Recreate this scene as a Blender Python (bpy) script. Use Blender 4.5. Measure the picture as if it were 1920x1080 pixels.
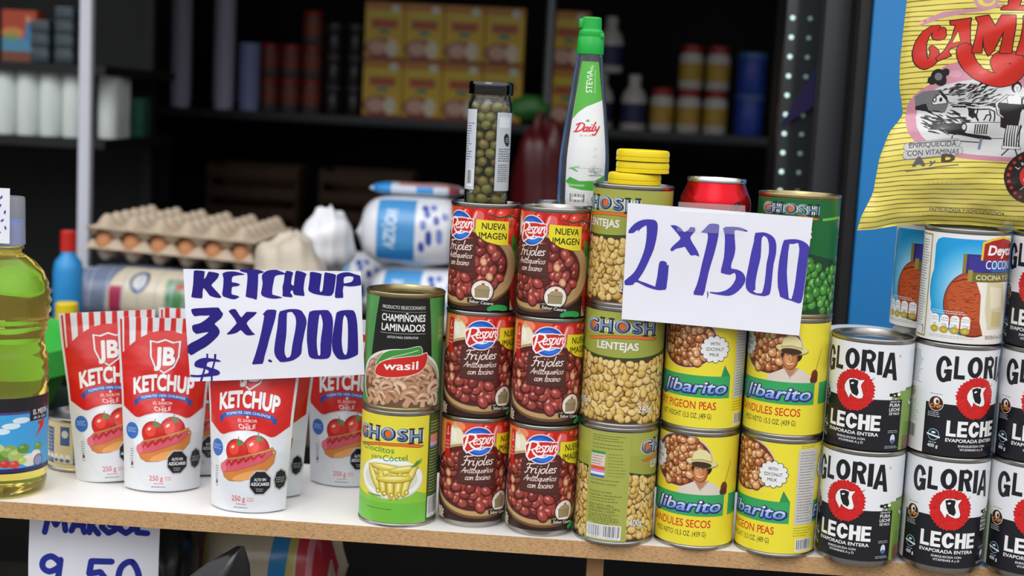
import bpy, bmesh, math, random
import numpy as np
from bisect import bisect_right
from mathutils import Vector, Matrix
from mathutils.geometry import tessellate_polygon
for o in list(bpy.data.objects): bpy.data.objects.remove(o, do_unlink=True)
SC = bpy.context.scene; COL = SC.collection
R = math.radians; PI = math.pi

# ---------------------------------------------------------------- camera, world, light, exposure
YAW, PIT, ROL = -0.05982222, 0.12403621, 0.05049574
f_ = Vector((math.sin(YAW)*math.cos(PIT), math.cos(YAW)*math.cos(PIT), -math.sin(PIT)))
r_ = Vector((math.cos(YAW), -math.sin(YAW), 0)); u_ = r_.cross(f_)
r2 = math.cos(ROL)*r_ + math.sin(ROL)*u_; u2 = -math.sin(ROL)*r_ + math.cos(ROL)*u_
cam = bpy.data.cameras.new('camera'); cam.lens = 50; cam.sensor_width = 36; cam.sensor_fit = 'HORIZONTAL'
cam.clip_start = .05; cam.clip_end = 200
cam.dof.use_dof = True; cam.dof.focus_distance = 1.305; cam.dof.aperture_fstop = 5.0
camo = bpy.data.objects.new('camera', cam); COL.objects.link(camo)
M4 = Matrix((r2, u2, -f_)).transposed().to_4x4(); M4.translation = (0, -1.30198599, 0.39824059)
camo.matrix_world = M4; SC.camera = camo
SC.view_settings.view_transform = 'Standard'; SC.view_settings.look = 'None'
SC.view_settings.gamma = 1; SC.view_settings.use_curve_mapping = False
SC.view_settings.exposure = -0.22
W = bpy.data.worlds.new('sky'); SC.world = W; W.use_nodes = True
nt = W.node_tree; nt.nodes.clear()
tc = nt.nodes.new('ShaderNodeTexCoord'); sx = nt.nodes.new('ShaderNodeSeparateXYZ'); rp = nt.nodes.new('ShaderNodeValToRGB')
bg = nt.nodes.new('ShaderNodeBackground'); wo = nt.nodes.new('ShaderNodeOutputWorld')
nt.links.new(tc.outputs['Generated'], sx.inputs[0]); nt.links.new(sx.outputs['Z'], rp.inputs[0])
e = rp.color_ramp.elements                       # overcast sky above a band of street and facades
e[0].position = 0.0; e[0].color = (.16, .16, .16, 1); e[1].position = 1.0; e[1].color = (1.04, 1.04, 1.08, 1)
a_ = e.new(.12); a_.color = (.22, .22, .22, 1); a_ = e.new(.28); a_.color = (.84, .85, .90, 1)
nt.links.new(rp.outputs[0], bg.inputs[0]); bg.inputs[1].default_value = 2.1
nt.links.new(bg.outputs[0], wo.inputs[0])
su = bpy.data.lights.new('overcast_sun', 'SUN'); su.energy = 1.0; su.angle = R(35); su.color = (1, .97, .93)
suo = bpy.data.objects.new('overcast_sun', su); COL.objects.link(suo); suo.rotation_euler = (R(48), 0, R(-12))

# ---------------------------------------------------------------- helpers
def srgb(h):
    h = h.lstrip('#'); v = [int(h[i:i+2], 16)/255 for i in (0, 2, 4)]
    return tuple(c/12.92 if c <= .04045 else ((c+.055)/1.055)**2.4 for c in v) + (1,)
MATS = {}
def mat(name, col='#808080', rough=.5, metal=0, spec=.5, coat=0, noise=.06, scale=40, bump=0, trans=0, ior=1.45, alpha=1, emit=0, sub=0):
    if name in MATS: return MATS[name]
    m = bpy.data.materials.new(name); m.use_nodes = True; n = m.node_tree; b = n.nodes['Principled BSDF']
    c = srgb(col)
    tx = n.nodes.new('ShaderNodeTexNoise'); tx.inputs['Scale'].default_value = scale; tx.inputs['Detail'].default_value = 4
    co = n.nodes.new('ShaderNodeTexCoord'); n.links.new(co.outputs['Object'], tx.inputs['Vector'])
    mx = n.nodes.new('ShaderNodeMix'); mx.data_type = 'RGBA'; mx.inputs[6].default_value = tuple(x*(1-noise) for x in c[:3])+(1,)
    mx.inputs[7].default_value = tuple(min(1, x*(1+noise)) for x in c[:3])+(1,)
    n.links.new(tx.outputs['Fac'], mx.inputs[0]); n.links.new(mx.outputs[2], b.inputs['Base Color'])
    b.inputs['Roughness'].default_value = rough; b.inputs['Metallic'].default_value = metal
    b.inputs['Specular IOR Level'].default_value = spec; b.inputs['Coat Weight'].default_value = coat
    b.inputs['Transmission Weight'].default_value = trans; b.inputs['IOR'].default_value = ior; b.inputs['Alpha'].default_value = alpha
    if emit: b.inputs['Emission Color'].default_value = c; b.inputs['Emission Strength'].default_value = emit
    if sub: b.inputs['Subsurface Weight'].default_value = sub; b.inputs['Subsurface Radius'].default_value = (.004, .003, .002)
    if bump:
        bp = n.nodes.new('ShaderNodeBump'); bp.inputs['Strength'].default_value = bump; bp.inputs['Distance'].default_value = .002
        n.links.new(tx.outputs['Fac'], bp.inputs['Height']); n.links.new(bp.outputs[0], b.inputs['Normal'])
    MATS[name] = m; return m
def printmat(name, rough, spec=.5, coat=0, metal=0, bump=0, bscale=30):
    m = mat(name, '#ffffff', rough, metal, spec, coat)
    n = m.node_tree; b = n.nodes['Principled BSDF']
    at = n.nodes.new('ShaderNodeAttribute'); at.attribute_name = 'Col'
    tx = [x for x in n.nodes if x.type == 'TEX_NOISE'][0]; mx = [x for x in n.nodes if x.type == 'MIX'][0]
    mm = n.nodes.new('ShaderNodeMix'); mm.data_type = 'RGBA'; mm.blend_type = 'MULTIPLY'; mm.inputs[0].default_value = .5
    n.links.new(at.outputs['Color'], mm.inputs[6]); n.links.new(mx.outputs[2], mm.inputs[7]); n.links.new(mm.outputs[2], b.inputs['Base Color'])
    if bump:
        t2 = n.nodes.new('ShaderNodeTexNoise'); t2.inputs['Scale'].default_value = bscale; t2.inputs['Detail'].default_value = 2
        co = [x for x in n.nodes if x.type == 'TEX_COORD'][0]; n.links.new(co.outputs['Object'], t2.inputs['Vector'])
        bp = n.nodes.new('ShaderNodeBump'); bp.inputs['Strength'].default_value = bump; bp.inputs['Distance'].default_value = .004
        n.links.new(t2.outputs['Fac'], bp.inputs['Height']); n.links.new(bp.outputs[0], b.inputs['Normal'])
    return m
PRINT = printmat('printed_label', .38, .5, .1)
PAPER = printmat('marker_on_paper', .85, .25, 0, 0, .12, 60)
FOIL = printmat('printed_film', .27, .55, .3, 0, .45, 38)
BAGFILM = printmat('glossy_bag_film', .22, .6, .3, 0, .30, 30)
TIN = mat('tin_plate', '#a9a6a0', .28, 1, noise=.10, scale=120)
TIN2 = mat('gold_lacquered_tin', '#a89a70', .33, 1, noise=.10, scale=120)
STEEL = mat('bright_steel', '#c9ccd0', .18, 1, noise=.05)

def link(name, me, m=None, parent=None, loc=None):
    o = bpy.data.objects.new(name, me); COL.objects.link(o)
    if m and hasattr(me, 'materials') and not len(me.materials): me.materials.append(m)
    if parent: o.parent = parent
    if loc is not None: o.location = loc
    return o
def tag(o, label, cat, group=None, kind=None):
    o['label'] = label; o['category'] = cat
    if group: o['group'] = group
    if kind: o['kind'] = kind
    return o
def thing(name, label, cat, loc=(0, 0, 0), rz=0, group=None):
    o = bpy.data.objects.new(name, None); COL.objects.link(o); o.empty_display_size = .02
    o.location = loc; o.rotation_euler = (0, 0, R(rz)); return tag(o, label, cat, group)
def struct(o, label=None):
    o['kind'] = 'structure'
    if label: o['label'] = label
    return o
def dup(root, loc, rz=None, label=None, group=None, rot=None):
    r = root.copy(); COL.objects.link(r); r.location = loc
    if rz is not None: r.rotation_euler = (0, 0, R(rz))
    if rot is not None: r.rotation_euler = rot
    if label: r['label'] = label
    if group: r['group'] = group
    for ch in root.children:
        c = ch.copy(); COL.objects.link(c); c.parent = r
        for g in ch.children:
            d = g.copy(); COL.objects.link(d); d.parent = c
    return r
def mesh(name, V, Fc, smooth=None):
    me = bpy.data.meshes.new(name); me.from_pydata([tuple(v) for v in V], [], [tuple(f) for f in Fc]); me.update()
    if smooth is not None:
        me.polygons.foreach_set('use_smooth', [True]*len(me.polygons))
        if smooth < 180: me.set_sharp_from_angle(angle=R(smooth))
    return me
def lathe(name, prof, n=48, smooth=40, close=False):
    V = []; Fc = []; idx = []
    for r, z in prof:
        if r < 1e-6: idx.append([len(V)]); V.append((0, 0, z))
        else:
            idx.append(list(range(len(V), len(V)+n)))
            for k in range(n): a = 2*PI*k/n; V.append((r*math.cos(a), r*math.sin(a), z))
    pr = list(zip(idx[:-1], idx[1:])) + ([(idx[-1], idx[0])] if close else [])
    for A, B in pr:
        for k in range(n):
            k2 = (k+1) % n
            if len(A) == 1 and len(B) == 1: continue
            if len(A) == 1: Fc.append((A[0], B[k2], B[k]))
            elif len(B) == 1: Fc.append((A[k], A[k2], B[0]))
            else: Fc.append((A[k], A[k2], B[k2], B[k]))
    return mesh(name, V, Fc, smooth)
def boxv(x0, x1, y0, y1, z0, z1):
    V = [(x, y, z) for z in (z0, z1) for y in (y0, y1) for x in (x0, x1)]
    return V, [(0, 2, 3, 1), (4, 5, 7, 6), (0, 1, 5, 4), (2, 6, 7, 3), (0, 4, 6, 2), (1, 3, 7, 5)]
def box(name, x0, x1, y0, y1, z0, z1, bev=0, seg=2):
    V, Fc = boxv(x0, x1, y0, y1, z0, z1); me = mesh(name, V, Fc)
    if bev:
        bm = bmesh.new(); bm.from_mesh(me)
        bmesh.ops.bevel(bm, geom=bm.edges[:]+bm.verts[:], offset=bev, segments=seg, affect='EDGES', profile=.5)
        bm.to_mesh(me); bm.free(); me.polygons.foreach_set('use_smooth', [True]*len(me.polygons)); me.set_sharp_from_angle(angle=R(35))
    return me
def tube(name, pts, rad, n=10, smooth=60):
    V = []; Fc = []; pts = [Vector(p) for p in pts]; rad = rad if isinstance(rad, (list, tuple)) else [rad]*len(pts)
    for i, p in enumerate(pts):
        d = (pts[min(i+1, len(pts)-1)]-pts[max(i-1, 0)]).normalized()
        s = d.cross(Vector((0, 0, 1)) if abs(d.z) < .9 else Vector((0, 1, 0))).normalized(); t = s.cross(d)
        for k in range(n): a = 2*PI*k/n; V.append(p+rad[i]*(math.cos(a)*s+math.sin(a)*t))
    for i in range(len(pts)-1):
        for k in range(n): Fc.append((i*n+k, i*n+(k+1) % n, (i+1)*n+(k+1) % n, (i+1)*n+k))
    Fc.append(tuple(range(n))[::-1]); Fc.append(tuple(range((len(pts)-1)*n, len(pts)*n)))
    return mesh(name, V, Fc, smooth)
def blob(name, rx, ry, rz, amp=.0, freq=3, seed=1, n=24, flat=None, exp=1):
    """a soft closed lump (bags, bundles): superellipsoid with lumpy folds"""
    rnd = random.Random(seed); ph = [rnd.uniform(0, 6.3) for _ in range(9)]; V = []; Fc = []; m = n//2
    sg = lambda t, e_: math.copysign(abs(t)**e_, t)
    for i in range(m+1):
        th = PI*i/m
        for k in range(n):
            a = 2*PI*k/n
            x = sg(math.sin(th), exp)*sg(math.cos(a), exp); y = sg(math.sin(th), exp)*sg(math.sin(a), exp); z = sg(math.cos(th), exp)
            s = 1+amp*(math.sin(freq*a+ph[0]+2*z)+.7*math.sin(2*freq*th+ph[1]+a)+.5*math.sin(freq*2.3*x*2+ph[2]+y*5))/2
            p = [x*rx*s, y*ry*s, z*rz*s]
            if flat is not None: p[2] = max(p[2], -flat)
            V.append(p)
    for i in range(m):
        for k in range(n): Fc.append((i*n+k, (i+1)*n+k, (i+1)*n+(k+1) % n, i*n+(k+1) % n))
    return mesh(name, V, Fc, 70)

# ---------------------------------------------------------------- printed artwork as real layered geometry
SCR = {'r': (.6, [[(0, 1), (.06, 0), (.1, .6), (.35, 1), (.55, .95)]]), 'i': (.42, [[(.1, 1), (.08, .2), (.22, 0), (.36, .15)], [(.14, 1.45)]]), 'j': (.45, [[(.25, 1), (.22, -.5), (.05, -.9), (-.2, -.7)], [(.27, 1.45)]]),
 'o': (.78, [[(.4, 1), (.1, .8), (.02, .4), (.2, 0), (.5, .1), (.65, .5), (.55, .9), (.4, 1)]]), 'l': (.42, [[(.12, 2), (.05, .3), (.18, 0), (.36, .12)]]), 'e': (.64, [[(.06, .45), (.5, .6), (.5, .9), (.3, 1), (.05, .7), (.06, .3), (.27, 0), (.56, .15)]]),
 's': (.6, [[(.5, .9), (.25, 1), (.1, .8), (.4, .4), (.35, .1), (.12, 0), (0, .15)]]), 'n': (.74, [[(0, 1), (.04, 0)], [(.06, .5), (.32, 1), (.5, .8), (.5, .15), (.66, .02)]]), 'ñ': (.74, [[(0, 1), (.04, 0)], [(.06, .5), (.32, 1), (.5, .8), (.5, .15), (.66, .02)], [(.1, 1.4), (.3, 1.5), (.55, 1.45)]]),
 't': (.5, [[(.2, 1.7), (.12, .2), (.28, 0), (.45, .1)], [(0, 1.05), (.48, 1.1)]]), 'q': (.7, [[(.5, .9), (.25, 1), (.02, .6), (.1, .1), (.35, .1), (.5, .6), (.54, 1)], [(.54, 1), (.5, -.9)]]), 'u': (.74, [[(0, 1), (.02, .3), (.2, 0), (.42, .25), (.5, 1)], [(.5, 1), (.5, .15), (.66, .02)]]),
 'c': (.64, [[(.55, .85), (.3, 1), (.05, .6), (.1, .15), (.35, 0), (.6, .18)]]), 'p': (.7, [[(.06, 1), (0, -.9)], [(.04, .6), (.3, 1), (.56, .7), (.45, .15), (.2, 0), (.02, .2)]]), 'a': (.74, [[(.5, .9), (.25, 1), (.02, .6), (.1, .1), (.3, .05), (.5, .5), (.53, 1)], [(.53, 1), (.5, .15), (.66, .02)]]),
 'y': (.7, [[(0, 1), (.05, .4), (.25, .1), (.5, .5), (.57, 1)], [(.57, 1), (.45, -.5), (.2, -.9), (0, -.7)]]), 'F': (1.0, [[(0, 1.7), (.3, 2), (.7, 1.95), (1.25, 2.05)], [(.55, 1.95), (.42, .6), (.22, 0), (0, .08)], [(.2, 1.05), (.9, 1.12)]]), 'A': (.98, [[(-.05, 0), (.3, 1.1), (.55, 1.9)], [(.55, 1.9), (.68, 1), (.8, 0)], [(.1, .7), (.9, .75)]]),
 'D': (1.25, [[(.35, 1.85), (.25, .1)], [(-.1, 1.6), (.4, 2), (1.05, 1.6), (1.08, .6), (.6, .05), (.05, .08)]])}
TXT = {}
def text_tris(s, bold, shear, res=3):
    k = (s, bold, shear, res)
    if k in TXT: return TXT[k]
    cu = bpy.data.curves.new('t', 'FONT'); cu.body = s; cu.offset = bold; cu.shear = shear; cu.resolution_u = res; cu.fill_mode = 'FRONT'
    ob = bpy.data.objects.new('t', cu); COL.objects.link(ob); dg = bpy.context.evaluated_depsgraph_get(); dg.update()
    me = ob.evaluated_get(dg).to_mesh(); me.calc_loop_triangles()
    V = np.array([v.co[:2] for v in me.vertices]).reshape(-1, 2); T = np.array([t.vertices[:] for t in me.loop_triangles], int).reshape(-1, 3)
    ob.evaluated_get(dg).to_mesh_clear(); bpy.data.objects.remove(ob); bpy.data.curves.remove(cu)
    TXT[k] = (V, T); return TXT[k]
def text_box(s, shear, bold=0):
    V, T = text_tris(s, bold, shear); return V[:, 0].min(), V[:, 0].max()
CAPH = None
def mixc(a, b, t):
    A, B = [[int(h.lstrip('#')[i:i+2], 16) for i in (0, 2, 4)] for h in (a, b)]
    return '#%02x%02x%02x' % tuple(max(0, min(255, int(round(x+(y-x)*t)))) for x, y in zip(A, B))
def soft(p):
    out = []; n = len(p)
    for i in range(n):
        p0, p1, p2, p3 = [np.array(p[(i+k) % n], float) for k in (-1, 0, 1, 2)]; out.append(tuple(p1))
        for u in (.33, .67): out.append(tuple(.5*(2*p1+(p2-p0)*u+(2*p0-5*p1+4*p2-p3)*u*u+(3*p1-p0-3*p2+p3)*u**3)))
    return out
class Art:
    def __init__(s): s.P = []; s.L = 0; s.rnd = random.Random(7); s.xf = None
    def layer(s): s.L += 1
    def add(s, pts, col, sub=0):
        if s.xf: pts = [s.xf(*p) for p in pts]
        s.P.append((pts, col, s.L+sub))
    def poly(s, pts, col, line=None, lw=.4):
        s.layer()
        if line: s.stroke(list(pts)+[pts[0]], lw*2, line); s.layer()
        for t in tessellate_polygon([[Vector((p[0], p[1], 0)) for p in pts]]): s.add([pts[i] for i in t], col)
    def rect(s, x0, y0, x1, y1, col): s.layer(); s.add([(x0, y0), (x1, y0), (x1, y1), (x0, y1)], col)
    def ell(s, cx, cy, rx, ry=None, col='#ffffff', rot=0, n=20, a0=0, a1=360, new=True, sub=0):
        ry = rx if ry is None else ry
        if new: s.layer()
        c, d = math.cos(R(rot)), math.sin(R(rot)); full = abs(a1-a0) >= 360
        A = [R(a0+(a1-a0)*k/n) for k in range(n if full else n+1)]
        s.add([(cx+rx*math.cos(t)*c-ry*math.sin(t)*d, cy+rx*math.cos(t)*d+ry*math.sin(t)*c) for t in A], col, sub)
    def stroke(s, pts, w, col, cap=True):
        s.layer(); ws = w if isinstance(w, (list, tuple)) else [w]*len(pts)
        for i in range(len(pts)-1):
            (x0, y0), (x1, y1) = pts[i], pts[i+1]; dx, dy = x1-x0, y1-y0; l = math.hypot(dx, dy)
            if l < 1e-6: continue
            nx, ny = -dy/l/2, dx/l/2; a, b = ws[i], ws[i+1]
            s.add([(x0-nx*a, y0-ny*a), (x1-nx*b, y1-ny*b), (x1+nx*b, y1+ny*b), (x0+nx*a, y0+ny*a)], col, .2*(i % 2))
        if cap:
            for i, ((x, y), q) in enumerate(zip(pts, ws)): s.ell(x, y, q/2, q/2, col, n=8, new=False, sub=.4+.15*(i % 3))
    def text(s, t, x, y, h, col, w=None, bold=.0, shear=0, align='c', rot=0, warp=None, line=None, lw=0, res=3, grad=None):
        """cap height h, baseline y; w squeezes or stretches to a width"""
        global CAPH
        if not t.strip(): return
        if CAPH is None: V, _ = text_tris('H', 0, 0); CAPH = V[:, 1].max()
        x0, x1 = text_box(t, shear); x0 -= bold; x1 += bold; sy = h/(CAPH+2*bold); sx_ = (w/(x1-x0)) if w else sy
        V, T = text_tris(t, 0, shear, res)
        for b, c in ([(bold+lw/min(sy, sx_), line)] if line else [])+[(bold, col)]:
            n = 1 if b < .004 else 4 if b < .03 else 8; s.layer()
            for k in range(n):
                an = 2*PI*(k+.5)/n; ox, oy = (b*math.cos(an), b*math.sin(an)) if n > 1 else (0, 0)
                X = (V[:, 0]+ox-(x0+x1)/2)*sx_; Y = (V[:, 1]+bold+oy)*sy
                if align == 'l': X = X+(x1-x0)*sx_/2
                if align == 'r': X = X-(x1-x0)*sx_/2
                if warp: X, Y = warp(X, Y)
                cr, sr = math.cos(R(rot)), math.sin(R(rot)); X, Y = X*cr-Y*sr+x, X*sr+Y*cr+y
                for a, b2, c2 in T:
                    cc = grad((Y[a]+Y[b2]+Y[c2])/3-y) if grad and c == col else c
                    s.add([(X[a], Y[a]), (X[b2], Y[b2]), (X[c2], Y[c2])], cc, .1*k)
    def script(s, t, x, y, xh, col, w, lw, slant=.2, rot=0):
        """joined brush script"""
        st = []; p = 0
        for ch in t:
            if ch == ' ': p += .45; continue
            adv, ss = SCR[ch]
            for q in ss: st.append([(px+p+slant*py, py) for px, py in q])
            p += adv
        xs = [q[0] for r in st for q in r]; x0, x1 = min(xs), max(xs); k = w/(x1-x0); cr, sr = math.cos(R(rot)), math.sin(R(rot))
        for r in st:
            n = len(r); pts = []
            if n > 2:
                for i in range(n-1):
                    a0, a1, a2, a3 = r[max(i-1, 0)], r[i], r[i+1], r[min(i+2, n-1)]
                    for u in (0, .34, .67): pts.append(tuple(.5*(2*a1[z]+(a2[z]-a0[z])*u+(2*a0[z]-5*a1[z]+4*a2[z]-a3[z])*u*u+(3*a1[z]-a0[z]-3*a2[z]+a3[z])*u**3) for z in (0, 1)))
                pts.append(r[-1])
            else: pts = list(r)
            if n == 1: pts = [r[0], (r[0][0]+.02, r[0][1])]
            pts = [((px-(x0+x1)/2)*k, py*xh) for px, py in pts]; s.stroke([(px*cr-py*sr+x, px*sr+py*cr+y) for px, py in pts], lw, col)
    def lines(s, x0, x1, y0, y1, n, col, w=.35, jag=.3):
        """rows of print too small to read"""
        s.layer()
        for i in range(n):
            y = y1-(i+.5)*(y1-y0)/n; x = x0; e = x1-s.rnd.random()*jag*(x1-x0)
            while x < e:
                l = s.rnd.uniform(.8, 3.2); l = min(l, e-x)
                s.add([(x, y-w), (x+l, y-w), (x+l, y+w), (x, y+w)], col); x += l+.6
    def barcode(s, x0, y0, x1, y1, digits='7 804612 007207'):
        s.rect(x0, y0, x1, y1, '#e9e9ea'); s.layer(); x = x0+1.2; by = y0+(y1-y0)*.16
        while x < x1-1.6:
            w = s.rnd.choice((.25, .25, .45, .7)); s.add([(x, by), (x+w, by), (x+w, y1-.8), (x, y1-.8)], '#1d1d22'); x += w+s.rnd.choice((.3, .3, .6, .8))
        if digits: s.text(digits, (x0+x1)/2, y0+.5, (y1-y0)*.1, '#222222', w=(x1-x0)*.85, res=1)
    def beans(s, pred, bb, step, size, cols, dark, hi, seed=1, asp=.72, kink=0, hs=.35, jit=.32, hw=1):
        rnd = random.Random(seed); pts = []; y = bb[1]; row = 0
        while y < bb[3]:
            x = bb[0]+(step/2 if row % 2 else 0)
            while x < bb[2]:
                p = (x+rnd.uniform(-jit, jit)*step, y+rnd.uniform(-jit, jit)*step)
                if pred(*p): pts.append(p)
                x += step
            y += step*.82; row += 1
        rnd.shuffle(pts)
        for x, y in pts:
            r = size*rnd.uniform(.82, 1.15); q = rnd.uniform(-70, 70) if kink else rnd.uniform(0, 180); c = rnd.choice(cols)
            s.ell(x, y-.12*r, r*1.07, r*asp*1.14, dark, q, 14); s.ell(x, y, r, r*asp, mixc(c, dark, .35), q, 14)
            s.ell(x-.06*r, y+.10*r, r*.88, r*asp*.8, c, q, 12)
            s.ell(x-.2*r, y+.25*r, r*hs, r*asp*hs*.8, mixc(c, hi, .45), q, 10); s.ell(x-.22*r, y+.3*r, r*hs*.45, r*asp*hs*.4, mixc(mixc(c, hi, .45), hi, hw), q, 8)
    def big(s, q, us, vs):
        return len(vs) > 2 and (gi(us, max(p[0] for p in q))-gi(us, min(p[0] for p in q)) > 1 or gi(vs, max(p[1] for p in q))-gi(vs, min(p[1] for p in q)) > 1)
    def cells(s, q, us, vs):
        out = [q]
        for ax, ln in ((0, us), (1, vs)):
            nx = []
            for r in out:
                lo = min(p[ax] for p in r); hi = max(p[ax] for p in r); i0 = max(0, bisect_right(ln, lo+1e-6)-1); i1 = min(len(ln)-2, max(i0, bisect_right(ln, hi-1e-6)-1))
                for i in range(i0, i1+1):
                    t = cut(cut(r, ax, ln[i], 1), ax, ln[i+1], -1)
                    if len(t) > 2: nx.append(t)
            out = nx
        return out
    def mesh(s, name, P, us, vs, m, eps=.005, e0=.0):
        """wrap the flat artwork (mm) onto the surface P(u,v); every layer lies a few microns above the last"""
        cellm = {}; calls = {}; lay = {}
        for pts, c, L in s.P: calls.setdefault(int(L+1e-6), []).append(pts)
        for L in sorted(calls):
            cs = set()
            for pts in calls[L]:
                xs = [p[0] for p in pts]; ys = [p[1] for p in pts]
                for i in range(math.floor(min(xs)/1.5), math.floor(max(xs)/1.5)+1):
                    for j in range(math.floor(min(ys)/1.5), math.floor(max(ys)/1.5)+1): cs.add((i, j))
            lay[L] = 1+max((cellm.get(q, 0) for q in cs), default=0)
            for q in cs: cellm[q] = lay[L]
        s.P = [(pts, c, lay[int(L+1e-6)]+L-int(L+1e-6)) for pts, c, L in s.P]
        us = list(us); vs = list(vs) if vs is not None else None
        if vs is None: ys = [p[1] for pts, c, L in s.P for p in pts]; vs = [min(ys)-1e-3, max(ys)+1e-3]
        nu, nv = len(us), len(vs); lin = nv > 2 or False
        polys = []
        for pts, c, L in s.P:
            q = pts
            for ax, ln in ((0, us), (1, vs)): q = cut(cut(q, ax, ln[0], 1), ax, ln[-1], -1) if q else q
            if len(q) > 2: polys.append(([(gi(us, p[0]), gi(vs, p[1])) for p in q], c, L)) if not s.big(q, us, vs) else polys.extend(([(gi(us, p[0]), gi(vs, p[1])) for p in r], c, L) for r in s.cells(q, us, vs))
        polys = split(split(polys, 0), 1)
        if lin: polys = [([(p[0], p[1]-p[0]) for p in pts], c, L) for pts, c, L in split([([(p[0], p[1]+p[0]) for p in pts], c, L) for pts, c, L in polys], 1)]
        UV = np.array([p for pts, c, L in polys for p in pts]); LL = np.array([L for pts, c, L in polys for p in pts], float)
        gu, gv = np.meshgrid(us, vs, indexing='ij'); gu = gu.ravel(); gv = gv.ravel(); d = .05
        gp = P(gu, gv); du = P(gu+d, gv)-P(gu-d, gv); dv = P(gu, gv+d)-P(gu, gv-d); gn = np.cross(du, dv); gn /= np.linalg.norm(gn, axis=1)[:, None]+1e-12
        cen = np.concatenate([np.tile(np.mean(pts, axis=0), (len(pts), 1)) for pts, c, L in polys])
        I = np.clip(np.floor(cen[:, 0]+1e-7), 0, nu-2).astype(int); J = np.clip(np.floor(cen[:, 1]+1e-7), 0, nv-2).astype(int); S = (UV[:, 0]-I)[:, None]; T = (UV[:, 1]-J)[:, None]
        low = ((cen[:, 0]-I+cen[:, 1]-J) <= 1)[:, None]
        def ev(g):
            a, b2, c2, d2 = g[I*nv+J], g[(I+1)*nv+J], g[I*nv+J+1], g[(I+1)*nv+J+1]
            if not lin: return (a*(1-S)+b2*S)*(1-T)+(c2*(1-S)+d2*S)*T
            return np.where(low, a+(b2-a)*S+(c2-a)*T, d2+(c2-d2)*(1-S)+(b2-d2)*(1-T))
        nn = ev(gn); nn /= np.linalg.norm(nn, axis=1)[:, None]+1e-12
        pos = (ev(gp)+nn*(e0+eps*LL)[:, None])/1000
        Fc = []; k = 0; cols = []
        for pts, c, L in polys:
            n = len(pts); a = sum(pts[i][0]*pts[(i+1) % n][1]-pts[(i+1) % n][0]*pts[i][1] for i in range(n))
            f = tuple(range(k, k+n)); Fc.append(f if a > 0 else f[::-1]); k += n; cols.append((srgb(c), n))
        me = bpy.data.meshes.new(name); me.from_pydata(pos.tolist(), [], Fc)
        at = me.color_attributes.new('Col', 'FLOAT_COLOR', 'CORNER')
        arr = np.concatenate([np.tile(np.array(c), n) for c, n in cols]); at.data.foreach_set('color', arr)
        me.polygons.foreach_set('use_smooth', [True]*len(me.polygons)); me.normals_split_custom_set_from_vertices(nn.tolist())
        me.materials.append(m); me.update(); return me
def cut(pts, ax, val, sgn):
    out = []; n = len(pts)
    for i in range(n):
        a, b = pts[i], pts[(i+1) % n]; da, db = (a[ax]-val)*sgn, (b[ax]-val)*sgn
        if da >= 0: out.append(a)
        if (da > 0 > db) or (da < 0 < db): t = da/(da-db); out.append((a[0]+(b[0]-a[0])*t, a[1]+(b[1]-a[1])*t))
    return out
def gi(ln, x):
    i = min(max(bisect_right(ln, x)-1, 0), len(ln)-2); return i+(x-ln[i])/(ln[i+1]-ln[i])
def split(polys, ax):
    out = []
    for pts, c, L in polys:
        lo = min(p[ax] for p in pts); hi = max(p[ax] for p in pts); i0 = math.floor(lo+1e-6); i1 = max(i0, math.ceil(hi-1e-6)-1)
        if i0 == i1: out.append((pts, c, L)); continue
        for i in range(i0, i1+1):
            q = cut(cut(pts, ax, i, 1), ax, i+1, -1)
            if len(q) > 2: out.append((q, c, L))
    return out
def cyl(Rm, z0=0):
    def P(U, V): a = U/Rm; return np.stack([Rm*np.sin(a), -Rm*np.cos(a), V+z0], -1)
    return P
def cyl_lines(Rm, n=120): return [-PI*Rm+2*PI*Rm*k/n for k in range(n+1)]
def arcwarp(k): return lambda X, Y: (X, Y-k*X*X)
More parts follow.
